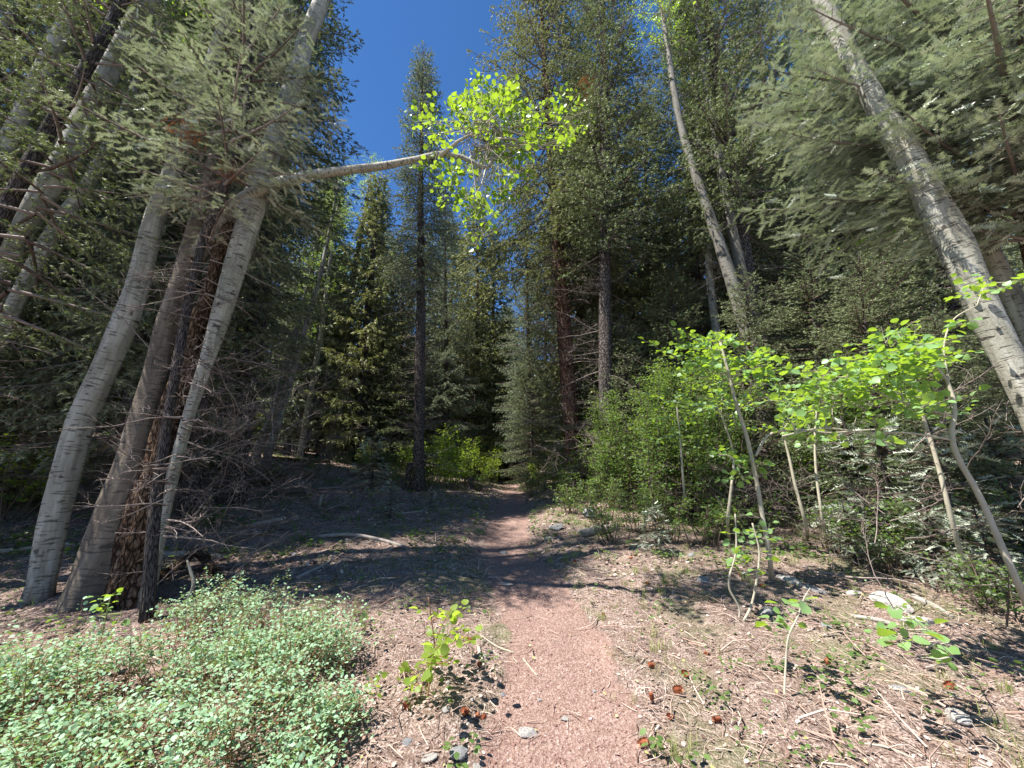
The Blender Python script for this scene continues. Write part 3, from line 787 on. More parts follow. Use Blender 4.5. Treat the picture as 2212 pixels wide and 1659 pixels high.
# leafy end of the arching limb: twigs, then each leaf an object
rng = np.random.default_rng(61)
def leaf_objects(parent, M, LP, mesh, cap=300, kind_rest=None, mat=M_aspen, tmpl=LEAF_R, restname='leaf_mass'):
    idx = np.arange(len(LP)); rng2 = np.random.default_rng(len(LP)); rng2.shuffle(idx)
    for k, i in enumerate(idx[:cap]):
        o2 = bpy.data.objects.new('leaf', mesh[k % len(mesh)]); COL.objects.link(o2); o2.parent = parent
        mm = Matrix([[float(M[i][a][b]) for b in range(3)] + [float(LP[i][a])] for a in range(3)] + [[0, 0, 0, 1]])
        o2.matrix_local = mm
    if len(idx) > cap:
        C = MB(); r_ = idx[cap:]; C.inst(tmpl, M[r_], LP[r_], rng2.random(len(r_)))
        o2 = link(restname, C.mesh(restname, mat), parent); o2['kind'] = 'stuff'
def leaf_meshes(mat, n=5):
    out = []
    for i in range(n):
        mb = MB(); V, F = LEAF_R; mb.add(V * 1.0, F, (i + .5) / n); out.append(mb.mesh('aspen_leaf', mat))
    return out
LM = leaf_meshes(M_aspen)
M_limb = leaf_mat('limb_aspen_leaf', (0.09, 0.19, 0.025), (0.21, 0.36, 0.06), (0.36, 0.52, 0.03), .45, .4, .4, 3)
LML = leaf_meshes(M_limb)
LMY = leaf_meshes(M_yshrub)
starts = []
spine = [at(955, 334, LIMBY), at(1010, 318, LIMBY), at(1066, 290, LIMBY), at(1110, 262, LIMBY - .1), at(1180, 262, LIMBY - .1), at(1232, 290, LIMBY)]
tw = MB()
tw.tube(np.array([at(950, 338, LIMBY), at(990, 305, LIMBY), at(1030, 284, LIMBY), at(1070, 250, LIMBY)]) - org, [.03, .022, .015, .01], 6)
tw.tube(np.array([at(1066, 300, LIMBY), at(1110, 300, LIMBY - .1), at(1160, 318, LIMBY - .2), at(1215, 300, LIMBY)]) - org, [.022, .016, .012, .006], 5)
tw.tube(np.array([at(1050, 362, LIMBY), at(1040, 400, LIMBY - .1), at(1020, 430, LIMBY - .1)]) - org, [.014, .01, .005], 5)
targets = [(930, 262, 9), (1160, 262, 7), (1236, 238, 3), (1232, 300, 3), (1150, 330, 4), (1120, 380, 3), (1030, 470, 4), (945, 290, 6), (935, 365, 4), (960, 405, 8), (985, 240, 10), (1020, 215, 12), (1060, 205, 12), (1095, 220, 12), (1130, 245, 10), (1060, 250, 12), (1010, 270, 12), (1100, 280, 10), (1150, 290, 9), (1190, 235, 4), (1215, 215, 3), (1200, 310, 7), (1215, 270, 5), (1000, 430, 8), (1040, 440, 7), (1080, 400, 7), (1100, 350, 8), (1050, 330, 8), (1000, 370, 9), (1065, 470, 4), (1040, 490, 2), (975, 365, 4), (1025, 245, 8)]
for tx, ty, n in targets:
    for _ in range(int(n * 1.7)):
        p = at(tx + rng.normal(0, 12), ty + rng.normal(0, 11), LIMBY + rng.normal(.22, .3)) - org
        starts.append((p, np.array([rng.normal(0, .6), rng.normal(0, .5), rng.normal(.1, .6)]), rng.uniform(.12, .3)))
        if rng.random() < .3:
            c = at(1045 + rng.normal(0, 30), 300 + rng.normal(0, 20), LIMBY) - org
            m = (c + p) / 2 + rng.normal(0, .07, 3)
            tw.tube(np.array([c, m, p]), [.007, .005, .003], 3, .3, False)
B, M, LP = leafy(rng, starts, .062, .04, .0022, 0, 1.1)
B.V += tw.V; B.F += [f + B.n for f in tw.F]; B.R += tw.R; B.U += tw.U; B.n += tw.n
link('limb_twigs', B.mesh('limb_twigs', M_stem), trunk_o)
leaf_objects(trunk_o, M, LP, LML, 300, mat=M_limb)

# more distant aspens on the left slope
def slim(label, pts, Y, **k): return aspen(label, pts, Y, ext=3, sc=.8, flare=.15, **k)
slim('slim white aspen nearest the path, on the left slope', [(712, 990, 21), (722, 920, 20), (735, 840, 18), (748, 720, 17), (760, 620, 14), (770, 560, 12), (790, 450, 8)], gY(712, 992))
slim('second slim aspen left of the slim white one', [(648, 985, 15), (662, 900, 14), (675, 830, 13), (690, 740, 12), (704, 640, 10), (716, 540, 8)], gY(648, 988))
slim('leaning slim aspen with bright bark, third from the path', [(577, 992, 19), (600, 915, 18), (622, 840, 16), (645, 760, 14), (668, 680, 12), (690, 600, 10), (712, 500, 8)], gY(577, 994))
slim('shaded slim aspen leftmost of the slope group', [(553, 985, 22), (580, 920, 20), (600, 860, 18), (622, 780, 15), (645, 700, 13)], gY(553, 988))
# pale stems with yellow-green crowns far behind
for k, (px, Yy, hh, sc) in enumerate([(740, 24, 12, 1.3), (775, 27, 13, 1.4), (700, 27, 12, 1.3), (800, 30, 13, 1.3), (660, 26, 11, 1.2), (1450, 24, 12, 1.3)]):
    b = base_at(px, Yy)
    o = empty('aspen_tree', b, ['far aspen with yellow-green crown behind the slim white aspen', 'far aspen with yellow-green crown beside the narrow spruce', 'far aspen with light crown behind the second slim aspen', 'farthest aspen, light crown seen left of the narrow spruce', 'far aspen with light crown behind the leaning slim aspen', 'far aspen with light crown between the right spruces'][k], 'tree')
    link('trunk', trunk_mesh('far_aspen_trunk', [(0, 0, -.2), (.2, 0, hh * .5), (.1, .1, hh + 2)], [.13, .1, .03], M_aspenbark, 10, .05, .2, 20), o)
    for nm, me in (('crown', ACR[0]), ('branches', ACR[1])):
        c = link(nm, me, o); c.location = (0, 0, hh - 1); c.scale = (sc, sc, sc * 1.3); c.rotation_euler[2] = k
# right: twin aspens and the big one
yt = 10.9
aspen('left stem of the twin gray aspens right of centre', [(1655, 900, 44), (1632, 780, 44), (1605, 690, 44), (1575, 590, 40), (1545, 500, 34), (1515, 415, 30), (1490, 340, 27), (1462, 230, 24), (1445, 120, 20)], yt, base=base_at(1700, yt), bark=M_shadeaspen, ws=.72)
aspen('right stem of the twin gray aspens, straighter and paler', [(1668, 900, 44), (1650, 800, 42), (1628, 690, 38), (1602, 590, 36), (1580, 490, 32), (1558, 370, 28), (1540, 260, 25), (1522, 160, 22), (1508, 50, 20)], yt + .3, base=base_at(1712, yt + .3), bark=M_shadeaspen, ws=.72)
aspen('pinkish slender aspen just left of the twin aspens', [(1560, 800, 18), (1545, 700, 18), (1533, 600, 17), (1528, 500, 15), (1515, 350, 12), (1500, 200, 10)], 13, base=base_at(1580, 13))
aspen('big white aspen leaning in at the right edge, dark scars', [(2285, 1010, 84), (2235, 900, 82), (2185, 790, 80), (2130, 680, 82), (2092, 600, 84), (2062, 530, 88), (2030, 470, 84), (2000, 410, 78), (1965, 345, 74), (1930, 285, 68), (1890, 220, 60), (1840, 130, 52)], 4.1, base=base_at(2350, 4.1), ext=10, wob=.09, ws=.92)
aspen('second pale aspen stem behind the big right one', [(2290, 900, 55), (2240, 760, 52), (2195, 660, 50), (2160, 590, 48), (2120, 510, 44), (2060, 400, 38)], 4.9, base=base_at(2370, 4.9), ext=3)
# reddish spruce foot under the thicket
spruce('spruce_bare', 1690, 11.5, 1600, 500, 27, 2.2, 'spruce with stout reddish foot between the sapling stems', thick=1.25)
# spruces of the same forest just outside the left of the picture; they shade the leaning trunks
for i, (x, y, h) in enumerate([(-10.5, 5.9, 19), (-12.5, 8.2, 24), (-15.5, 6.0, 24), (-14.5, 10.8, 25), (-18.5, 8.4, 26), (-19, 12.5, 26)]):
    o = empty('spruce_tree', (x, y, float(H(x, y))), 'spruce outside the left edge of the picture, shading the aspens', 'tree', 'spruces left of the picture')
    k = ['spruce_a', 'spruce_b'][i % 2]; sc = h / 28; o.scale = (sc, sc, sc); o.rotation_euler[2] = i * 1.3
    link('trunk', TR[k], o); link('branches', VAR[k][1], o); link('crown', VAR[k][0], o)

# ------------------------------------------------------------------ shrubs
SH = {
 'green': shrub_mesh('green_shrub', 71, 1.9, 1.0, 11, 26, .058, M_shrub, LEAF_Q, .045),
 'green2': shrub_mesh('green_shrub2', 72, 1.4, .9, 10, 22, .05, M_shrub, LEAF_Q, .04),
 'yellow': shrub_mesh('bright_shrub', 73, 1.6, .95, 10, 24, .065, M_yshrub, LEAF_Q, .05),
 'tall': shrub_mesh('tall_shrub', 75, 3.7, 1.25, 15, 60, .062, M_shrub, LEAF_Q, .05),
 'low': shrub_mesh('low_shrub', 74, .6, .6, 9, 16, .042, M_shrub, LEAF_Q, .035),
}
def shrub(kind, px, Y, s, label, group=None, rot=0, z=1.0, name='leafy_shrub'):
    b = base_at(px, Y); o = empty(name, b, label, 'shrub', group); o.scale = (s, s, s * z); o.rotation_euler[2] = rot
    link('stems', SH[kind][1], o); link('foliage', SH[kind][0], o); return o
for i, (k, px, Y, s, lab) in enumerate([
  ('yellow', 945, 17.6, 1.2, 'bright yellow-green shrub right behind the narrow spruce foot'),
  ('yellow', 885, 18.5, 1.0, 'bright shrub just left of the narrow spruce trunk'),
  ('yellow', 1010, 15.6, 1.3, 'bright yellow-green shrub left of the far path end'),
  ('yellow', 1055, 19.5, 1.0, 'small bright shrub touching the far path end on its left'),
  ('low', 1045, 15.5, 1.3, 'low shrub hanging over the left path edge'),
  ('yellow', 975, 14.8, .8, 'light green shrub in front of the bright shrubs, left of the path'),
  ('yellow', 1170, 17.0, .8, 'bright shrub just right of the far path end'),
  ('low', 1160, 14.2, 1.4, 'low bright shrub at the right path edge'),
  ('yellow', 1215, 15.2, 1.0, 'yellow-green shrub in front of the red-barked spruce'),
  ('yellow', 915, 15.7, 1.15, 'bright shrub overlapping the narrow spruce foot on its right'),
  ('yellow', 990, 18.2, 1.6, 'tallest bright yellow-green shrub left of the far path'),
  ('yellow', 1042, 22, 1.5, 'bright shrub deep behind the far path end, left'),
  ('yellow', 1195, 18.5, 1.4, 'bright shrub right of the far path end, behind the smaller ones'),
  ('yellow', 1262, 16.2, 1.3, 'light green shrub touching the red-barked spruce trunk'),
  ('low', 1240, 10.2, 1.3, 'low green shrub between path and gray rock'),
  ('low', 1330, 7.8, 1.2, 'low green shrub just behind the pale log'),
  ('green2', 1440, 7.6, .75, 'small leafy shrub right of the fir seedling, front of the thicket'),
  ('low', 1520, 7.4, 1.4, 'low shrub at the thicket edge, shaded'),
  ('low', 1620, 7.6, 1.5, 'low shrub between the slender sapling and the white one'),
  ('low', 1830, 6.9, 1.4, 'low shrub right of the thin straight sapling foot'),
  ('green2', 2030, 6.0, .9, 'shrub around the gray sapling foot'),
  ('low', 2180, 4.6, 1.1, 'low green plant below the curved sapling at the edge'),
  ('low', 870, 13.5, 1.3, 'low shrub in the shade in front of the narrow spruce'),
  ('low', 930, 14.2, 1.2, 'low shrub at the right side of the narrow spruce roots'),
  ('low', 560, 11.5, 1.2, 'low plant behind the long dark branch'),
  ('low', 440, 8.0, .9, 'low plant on the sunny patch beside the rotten stem'),
  ('tall', 1330, 12.0, .8, 'tall thin-stemmed green shrub right of the gray rock, under the gray-trunked spruce'),
  ('tall', 1395, 10.8, .9, 'tall leafy shrub in the thicket, second from the path'),
  ('tall', 1450, 9.6, 1.0, 'tall leafy shrub at the middle of the thicket'),
  ('tall', 1520, 10.4, 1.1, 'highest leafy shrub in the thicket, left of the twin aspens'),
  ('tall', 1590, 9.2, .9, 'tall shrub just behind the white-stemmed sapling'),
  ('tall', 1810, 8.4, .8, 'tall shaded shrub behind the long leafy branch'),
  ('tall', 1960, 8.0, .8, 'tall shaded shrub behind the gray sapling stem'),
  ('green', 1275, 13.0, 1.0, 'green shrub left of the gray-trunked spruce foot'),
  ('green', 1225, 12.2, .6, 'small green shrub beside the path, below the red-barked spruce'),
  ('green', 1340, 11.0, 1.05, 'tall green shrub at the middle of the right thicket'),
  ('green', 1420, 9.6, 1.1, 'leafy green shrub left of the white sapling, in the thicket'),
  ('green', 1490, 10.6, 1.35, 'tallest green shrub of the thicket, before the twin aspens'),
  ('green2', 1380, 8.4, .8, 'smaller dense shrub at the front of the thicket'),
  ('green', 1560, 8.9, 1.15, 'green shrub hiding the foot of the twin aspens'),
  ('green2', 1300, 9.8, .85, 'green shrub near the gray rock right of the path'),
  ('green', 1790, 9.0, 1.2, 'shaded shrub behind the right sapling stems'),
  ('green2', 1930, 7.6, 1.0, 'shaded shrub under the long leafy sapling branch'),
  ('green2', 2120, 6.4, 1.0, 'shrub behind the curved sapling at the right'),
  ('low', 1960, 6.0, 1.2, 'low green plant beside the right fallen rocks'),
  ('green2', 790, 18.5, 1.0, 'green shrub right of the slim white aspen'),
  ('green2', 850, 16.2, .9, 'low green shrub left of the narrow spruce'),
  ('low', 770, 14.6, 1.6, 'low spreading shrub under the slim white aspen'),
  ('low', 690, 13.5, 1.3, 'low shrub beyond the pile of dead branches'),
  ('green2', 640, 21, 1.2, 'green shrub far behind the leaning slim aspens'),
  ('green2', 480, 15, 1.1, 'shaded shrub behind the rotten stem'),
  ('green2', 110, 12, 1.3, 'shaded shrub behind the left edge aspens'),
  ('yellow', 10, 8.4, 1.1, 'sunlit yellow-green shrub at the left edge'),
]):
    shrub(k, px, Y, s, lab, rot=i * 1.7)
rng = np.random.default_rng(81)
for i in range(44):
    px = rng.uniform(-150, 2350); Y = rng.uniform(19, 34)
    if 1060 < px < 1140: continue
    shrub(['green', 'green2', 'yellow'][i % 3], px, Y, rng.uniform(1.0, 1.7), 'undergrowth shrub deep among the forest trunks', 'undergrowth shrubs deep in the forest', rng.uniform(0, 6))
# tiny conifer seedlings
for i, (px, Y, s, lab) in enumerate([(840, 9.5, .75, 'conifer seedling on the shaded slope left of the path'), (800, 12.8, 1.5, 'bushy little fir below the slim white aspen'), (1420, 7.0, .7, 'fir seedling at the foot of the thicket, behind the pale log'),
    (2040, 5.6, .95, 'spreading little fir behind the right rocks'), (2160, 5.2, .9, 'little fir at the right edge below the curved sapling'), (1850, 6.4, .8, 'little fir behind the flat pale rocks'), (2230, 6.5, 1.9, 'bushy fir at the right edge'), (1965, 6.6, 2.0, 'waist-high pale green fir behind the gray sapling stem'), (2095, 5.9, 1.8, 'pale green fir between the gray and the curved sapling stems'), (1880, 7.4, 2.0, 'pale green fir in the gap behind the thin straight sapling'), (930, 10.5, .5, 'tiny conifer seedling nearest the path on the left')]):
    b = base_at(px, Y); o = empty('fir_seedling', b, lab, 'tree'); o.scale = (s,) * 3; o.rotation_euler[2] = i
    link('trunk', TR['tiny'], o); link('branches', VAR['tiny'][1], o); link('crown', VAR['tiny'][0], o)

# ------------------------------------------------------------------ saplings with single leaves
def sapling(label, stems, clusters, Y, leaf=.075, seed=1, name='aspen_sapling', cap=300, bark=M_stem, ysp=.35, spread=1.0, node=.05, base=None, jitter=.55, flat=1.0, lms=None):
    rng = np.random.default_rng(seed)
    org = G(stems[0][0][0], stems[0][0][1]) if base is None else base
    o = empty(name, org, label, 'plant' if name != 'aspen_sapling' else 'sapling')
    allp = []; allr = []
    for si, st in enumerate(stems):
        P, R = px_trunk(st, Y); R = [r_ * .8 for r_ in R]
        if si == 0: P[0] = org - np.array([0, 0, .05])
        P = np.array(P)
        link('stem', trunk_mesh('stem', P - org, R, bark, 8, .08, .1 if si == 0 else 0, 26), o)
        q = np.linspace(0, len(P) - 1, 24); i = np.minimum(q.astype(int), len(P) - 2)
        allp.append(P[i] + (P[i + 1] - P[i]) * (q - i)[:, None]); allr.append(np.full(24, R[-1]))
    A = np.concatenate(allp)
    tw = MB(); starts = []
    for c in clusters:
        cx, cy, sx, sy, n = c[:5]; cY = c[5] if len(c) > 5 else Y
        cc = at(cx, cy, cY)
        d = np.linalg.norm(A - cc, axis=1) + np.clip(A[:, 2] - cc[2], 0, 9) * 1.5; k = int(np.argmin(d))
        L = np.linalg.norm(A[k] - cc)
        m = (A[k] + cc) / 2 + rng.normal(0, .06, 3) * L
        if L > .03: tw.tube(np.array([A[k], m, cc]) - org, [.0065, .005, .003], 5, .5, False)
        for _ in range(n):
            p = at(cx + rng.normal(0, sx * .5), cy + rng.normal(0, sy * .5), cY + rng.normal(0, ysp * .5))
            dirn = norm(p - cc + 1e-3) + rng.normal(0, .35, 3); dirn[2] *= .6
            starts.append((cc + (p - cc) * .45 - org, dirn, np.linalg.norm(p - cc) * .75 + leaf * .6))
    B, M, LP = leafy(rng, starts, leaf, node, .002, flat, jitter, .5)
    B.V += tw.V; B.F += [f + B.n for f in tw.F]; B.R += tw.R; B.U += tw.U; B.n += tw.n
    link('twigs', B.mesh('sapling_twigs', bark), o)['kind'] = 'stuff'
    leaf_objects(o, M, LP, lms or LM, cap)
    return o
sapling('white-stemmed aspen sapling with sunlit leafy top, standing before the thicket',
    [[(1665, 1252, 17), (1662, 1200, 15), (1648, 1120, 14), (1630, 1020, 13), (1612, 940, 12), (1588, 865, 11), (1572, 800, 9), (1556, 740, 7)],
     [(1632, 985, 9), (1660, 940, 8), (1720, 928, 7), (1790, 935, 6), (1860, 930, 6), (1940, 925, 4)], [(1600, 1010, 6), (1575, 985, 5), (1540, 985, 4)]],
    [(1545, 730, 60, 25, 16), (1500, 755, 45, 30, 14), (1560, 780, 70, 30, 20), (1620, 770, 60, 30, 16), (1500, 800, 40, 30, 10), (1670, 800, 50, 20, 8), (1600, 830, 60, 30, 9), (1560, 860, 50, 30, 6),
     (1560, 985, 45, 22, 12), (1600, 1010, 60, 30, 12), (1640, 1000, 40, 30, 7), (1750, 930, 30, 20, 4), (1800, 945, 30, 20, 5), (1690, 860, 40, 30, 8), (1530, 770, 90, 50, 16), (1600, 800, 90, 50, 14)], 5.3, .078, 91, cap=300)
sapling('curved aspen sapling at the right with a wide spray of large leaves',
    [[(2222, 1330, 26), (2190, 1240, 24), (2150, 1150, 22), (2110, 1060, 20), (2075, 1000, 18), (2055, 950, 17), (2062, 890, 15), (2050, 830, 12), (2010, 780, 9), (1950, 745, 7)],
     [(2055, 950, 9), (1960, 935, 8), (1870, 935, 7), (1780, 925, 6), (1690, 942, 5)], [(2060, 900, 8), (1990, 880, 7), (1900, 850, 6), (1830, 810, 5)], [(2050, 830, 7), (2040, 740, 6), (2060, 690, 5), (2110, 660, 4)]],
    [(1860, 790, 60, 30, 14), (1920, 760, 60, 30, 16), (1980, 740, 60, 30, 16), (1960, 810, 60, 35, 14), (1890, 840, 60, 35, 14), (1820, 840, 60, 35, 14), (1760, 820, 50, 30, 12), (2030, 770, 50, 35, 12), (1940, 720, 60, 20, 8),
     (2060, 900, 30, 30, 4), (1990, 880, 50, 30, 8), (1720, 860, 60, 30, 12), (1780, 880, 60, 30, 10), (1700, 900, 40, 30, 8), (1850, 900, 50, 25, 8), (2100, 640, 50, 20, 5), (2130, 610, 50, 20, 5), (1880, 945, 40, 15, 5), (2080, 700, 30, 20, 4), (1900, 800, 90, 60, 26), (1980, 780, 70, 60, 22), (1800, 850, 70, 40, 14), (1960, 860, 70, 40, 12)], 3.6, .068, 92, cap=300)
sapling('gray aspen sapling stem left of the curved one', [[(2068, 1142, 15), (2045, 1080, 15), (2030, 1020, 14), (2010, 950, 13), (1990, 890, 11), (1975, 820, 8)]], [(1975, 840, 60, 40, 10), (2010, 900, 60, 30, 5)], 5.0, .08, 93)
sapling('thin straight sapling right of the reddish spruce foot', [[(1787, 1182, 10), (1775, 1110, 9), (1765, 1040, 8), (1760, 960, 7), (1764, 880, 5)]], [(1762, 890, 60, 40, 12), (1740, 960, 40, 30, 4)], 6.5, .075, 94)
sapling('crooked sapling just left of the thin straight one', [[(1742, 1165, 12), (1735, 1110, 11), (1718, 1050, 10), (1705, 990, 8), (1690, 930, 6)]], [(1690, 920, 50, 40, 14), (1720, 880, 50, 30, 10)], 6.8, .075, 95)
sapling('slender sapling left of the white-stemmed one', [[(1576, 1170, 10), (1573, 1110, 10), (1580, 1050, 8), (1585, 990, 7), (1560, 900, 5)]], [(1560, 880, 60, 50, 22), (1530, 830, 60, 40, 14)], 6.9, .075, 96)
sapling('slender sapling at the left side of the thicket', [[(1480, 1110, 7), (1476, 1040, 7), (1470, 960, 6), (1462, 880, 4)]], [(1462, 890, 70, 60, 26), (1430, 940, 50, 40, 16)], 8.0, .07, 97)
sapling('small twin-stemmed sapling with sparse leaves in front of the white one',
    [[(1592, 1352, 8), (1622, 1310, 8), (1635, 1250, 7), (1640, 1190, 6), (1625, 1130, 5)], [(1592, 1352, 7), (1598, 1320, 7), (1575, 1270, 7), (1590, 1190, 6), (1588, 1110, 4)]],
    [(1570, 1220, 26, 20, 5), (1590, 1180, 26, 20, 5), (1640, 1200, 36, 20, 6), (1600, 1150, 30, 20, 4), (1645, 1160, 26, 16, 4), (1620, 1240, 30, 14, 4), (1590, 1115, 20, 14, 3)], 4.7, .07, 98)
sapling('single stick-like seedling with five round leaves in the right foreground', [[(1692, 1512, 8), (1697, 1440, 7), (1705, 1370, 7), (1722, 1335, 6), (1738, 1290, 4), (1750, 1270, 3)], [(1705, 1370, 4), (1690, 1350, 3), (1655, 1345, 2)]],
    [(1655, 1350, 26, 18, 2), (1700, 1312, 22, 14, 2), (1722, 1322, 22, 16, 1), (1715, 1345, 20, 12, 1)], 3.45, .082, 99, name='aspen_seedling', node=.06)
sapling('hanging sprig of large matte leaves in the right foreground', [[(2120, 1480, 5), (2060, 1420, 4), (2010, 1370, 4), (1960, 1325, 3)]],
    [(1945, 1335, 30, 18, 2), (1960, 1360, 40, 22, 3), (1985, 1385, 36, 22, 3), (2000, 1420, 24, 18, 2), (1930, 1370, 24, 12, 1)], 3.0, .088, 100, name='aspen_seedling', node=.07, base=G(2120, 1480))
sapling('bright yellow-green aspen seedling beside the path on its left',
    [[(922, 1515, 6), (930, 1450, 5), (938, 1400, 4), (932, 1340, 4), (925, 1290, 3)], [(905, 1512, 4), (925, 1440, 4), (960, 1400, 3), (1000, 1378, 2)], [(930, 1420, 3), (960, 1340, 2), (975, 1315, 1.5)], [(922, 1515, 3), (900, 1470, 3), (890, 1455, 2)]],
    [(925, 1322, 20, 14, 2), (945, 1335, 22, 14, 2), (960, 1345, 18, 14, 2), (918, 1368, 14, 12, 1), (940, 1400, 30, 18, 4), (958, 1420, 30, 18, 4), (990, 1385, 30, 14, 4), (920, 1430, 26, 14, 2), (905, 1455, 26, 16, 3), (930, 1470, 24, 14, 2), (890, 1480, 20, 14, 2), (1010, 1375, 14, 10, 2), (965, 1430, 18, 12, 2)],
    3.42, .062, 101, name='aspen_seedling', node=.04, bark=M_stemred, lms=LMY)
sapling('small yellow-green seedling between the low bushes and the aspen seedling', [[(800, 1500, 4), (797, 1475, 3), (792, 1455, 2)]], [(790, 1462, 24, 16, 4), (800, 1480, 24, 12, 3)], 3.6, .04, 102, name='aspen_seedling', node=.035, bark=M_stemred, lms=LMY)
sapling('tall green stalk with two lance leaves above the low bushes', [[(215, 1400, 5), (225, 1350, 4), (236, 1300, 4), (240, 1284, 3)]], [(240, 1288, 10, 6, 2), (215, 1330, 24, 6, 2), (262, 1325, 24, 6, 2)], 3.9, .05, 103, name='green_stalk', node=.06, bark=M_grass)

# ------------------------------------------------------------------ low bushes in the left foreground
rng = np.random.default_rng(111)
poly = np.array([(-60, 1390), (90, 1345), (250, 1320), (400, 1300), (520, 1290), (640, 1280), (745, 1320), (765, 1370), (800, 1420), (770, 1470), (745, 1560), (720, 1700), (720, 1800), (-200, 1800), (-260, 1500)], float)
def inpoly(x, y, pl):
    c = False; j = len(pl) - 1
    for i in range(len(pl)):
        if ((pl[i][1] > y) != (pl[j][1] > y)) and (x < (pl[j][0] - pl[i][0]) * (y - pl[i][1]) / (pl[j][1] - pl[i][1]) + pl[i][0]): c = not c
        j = i
    return c
def proj(p):
    d = dep(p); return 1106 + p[0] / d * FPX, 829.5 - (-(p[1]) * SP + (p[2] - CAMZ) * CP) / d * FPX
stems = MB(); LPs, LMs = [], []
cnt = 0
while cnt < 680:
    x = rng.uniform(-6.5, -.8); y = rng.uniform(1.4, 5.4); z = float(H(x, y))
    px, py = proj(np.array([x, y, z + .28]))
    if not inpoly(px, py, poly): continue
    if fbm(np.array(x * 2.6), np.array(y * 2.6), 35) < .49: continue
    cnt += 1
    dens = fbm(np.array(x * 1.7), np.array(y * 1.7), 33)
    h = (.08 + .52 * float(dens) * rng.uniform(.6, 1.3)) * (1 if px > 90 or py < 1500 else .8)
    if rng.random() < .1: h *= 1.5
    if px > 560 and py > 1430: h *= .55
    a = rng.uniform(0, 6.28); ln = rng.uniform(.1, .7) * h
    p0 = np.array([x, y, z - .03]); tip = p0 + np.array([math.cos(a) * ln, math.sin(a) * ln, h])
    q = np.linspace(0, 1, 5)[:, None]; mid = (p0 + tip) / 2 + np.array([0, 0, h * .15])
    P = p0 * (1 - q) ** 2 + 2 * mid * q * (1 - q) + tip * q * q
    stems.tube(P, np.linspace(.004, .0015, 5), 3, rng.random(), False)
    nt = rng.integers(4, 8)
    st = []
    for _ in range(nt):
        t = rng.uniform(.35, 1); k = min(int(t * 4), 3); p = P[k] + (P[k + 1] - P[k]) * (t * 4 - k)
        st.append((p, np.array([rng.normal(), rng.normal(), rng.uniform(0, .8)]), rng.uniform(.08, .24)))
    B, M, LP = leafy(rng, st, .027, .021, .0012, 1.0, .45)
    for vv, ff, rr, uu in zip(B.V, B.F, B.R, B.U): pass
    stems.V += B.V; stems.F += [f + stems.n for f in B.F]; stems.R += B.R; stems.U += B.U; stems.n += B.n
    LPs.append(LP); LMs.append(M)
LP = np.concatenate(LPs); M = np.concatenate(LMs)
C = MB(); C.inst(LEAF_S, M, LP, rng.random(len(LP)))
print('bush leaves', len(LP))
bush = link('low_bushes', C.mesh('low_bush_leaves', M_bush)); tag(bush, 'dense patch of low blue-green leafy bushes in the left foreground', 'bushes', kind='stuff')
bs = link('bush_stems', stems.mesh('low_bush_stems', M_stemred), bush); bs['kind'] = 'stuff'

# ------------------------------------------------------------------ litter, twigs, grit, grass
rng = np.random.default_rng(121)
def scatter(n, ymin, ymax, pw=1.6, wid=1.55):
    y = ymin + (ymax - ymin) * rng.random(n) ** pw
    x = rng.uniform(-1, 1, n) * (y * wid + 1.2)
    return x, y
def ground_normals(x, y):
    e = .04; zx = (H(x + e, y) - H(x - e, y)) / (2 * e); zy = (H(x, y + e) - H(x, y - e)) / (2 * e)
    Nn = np.stack([-zx, -zy, np.ones_like(zx)], 1); return Nn / np.linalg.norm(Nn, axis=1, keepdims=True)
def lay(tmpl, x, y, size, lift, r, tilt=.35, seed=0, stretch=None):
    n = len(x); a = rng.uniform(0, 6.283, n); Nn = ground_normals(x, y) + rng.normal(0, tilt, (n, 3)); Nn /= np.linalg.norm(Nn, axis=1, keepdims=True)
    D = np.stack([np.cos(a), np.sin(a), np.zeros(n)], 1); D = D - Nn * (D * Nn).sum(1, keepdims=True)
    Mx = frames(D, Nn) * size[:, None, None]
    if stretch is not None: Mx = Mx * stretch[:, None, :]
    mb = MB(); mb.inst(tmpl, Mx, np.stack([x, y, H(x, y) + lift], 1), r); return mb
CURL = (np.array([(0, 0, .02), (.3, .33, .14), (.7, .3, .0), (1, 0, .16), (.65, -.3, .12), (.3, -.35, -.02), (.5, 0, -.05)]), np.array([(6, i, (i + 1) % 6) for i in range(6)]))
x, y = scatter(36000, 1.3, 19, 1.7)
keep = (path_mask(x, y) < .75 * rng.random(len(x))) | (rng.random(len(x)) < .08); x, y = x[keep], y[keep]
# leaves gather in patches
keep = rng.random(len(x)) < .25 + 1.3 * fbm(x * 1.3, y * 1.3, 44) ** 1.5; x, y = x[keep], y[keep]
mb = lay(CURL, x, y, rng.uniform(.018, .042, len(x)), .005, rng.beta(1.6, 1.3, len(x)), .25)
tag(link('dead_leaves', mb.mesh('dead_leaves', M_leaflitter)), 'curled gray-brown dead leaves scattered over the forest floor', 'leaf litter', kind='stuff')
x = rng.uniform(-13, 4.5, 10000); y = rng.uniform(6, 19, 10000); keep = (path_mask(x, y) < .5) & (fbm(x * 1.1, y * 1.1, 46) > .4); x, y = x[keep], y[keep]
mb = lay(CURL, x, y, rng.uniform(.035, .09, len(x)), .012, rng.beta(1.3, 1.3, len(x)), .35)
tag(link('dead_leaves', mb.mesh('clearing_leaves', M_leaflitter)), 'dead leaves and bark flakes on the shaded clearing left of the path', 'leaf litter', kind='stuff')
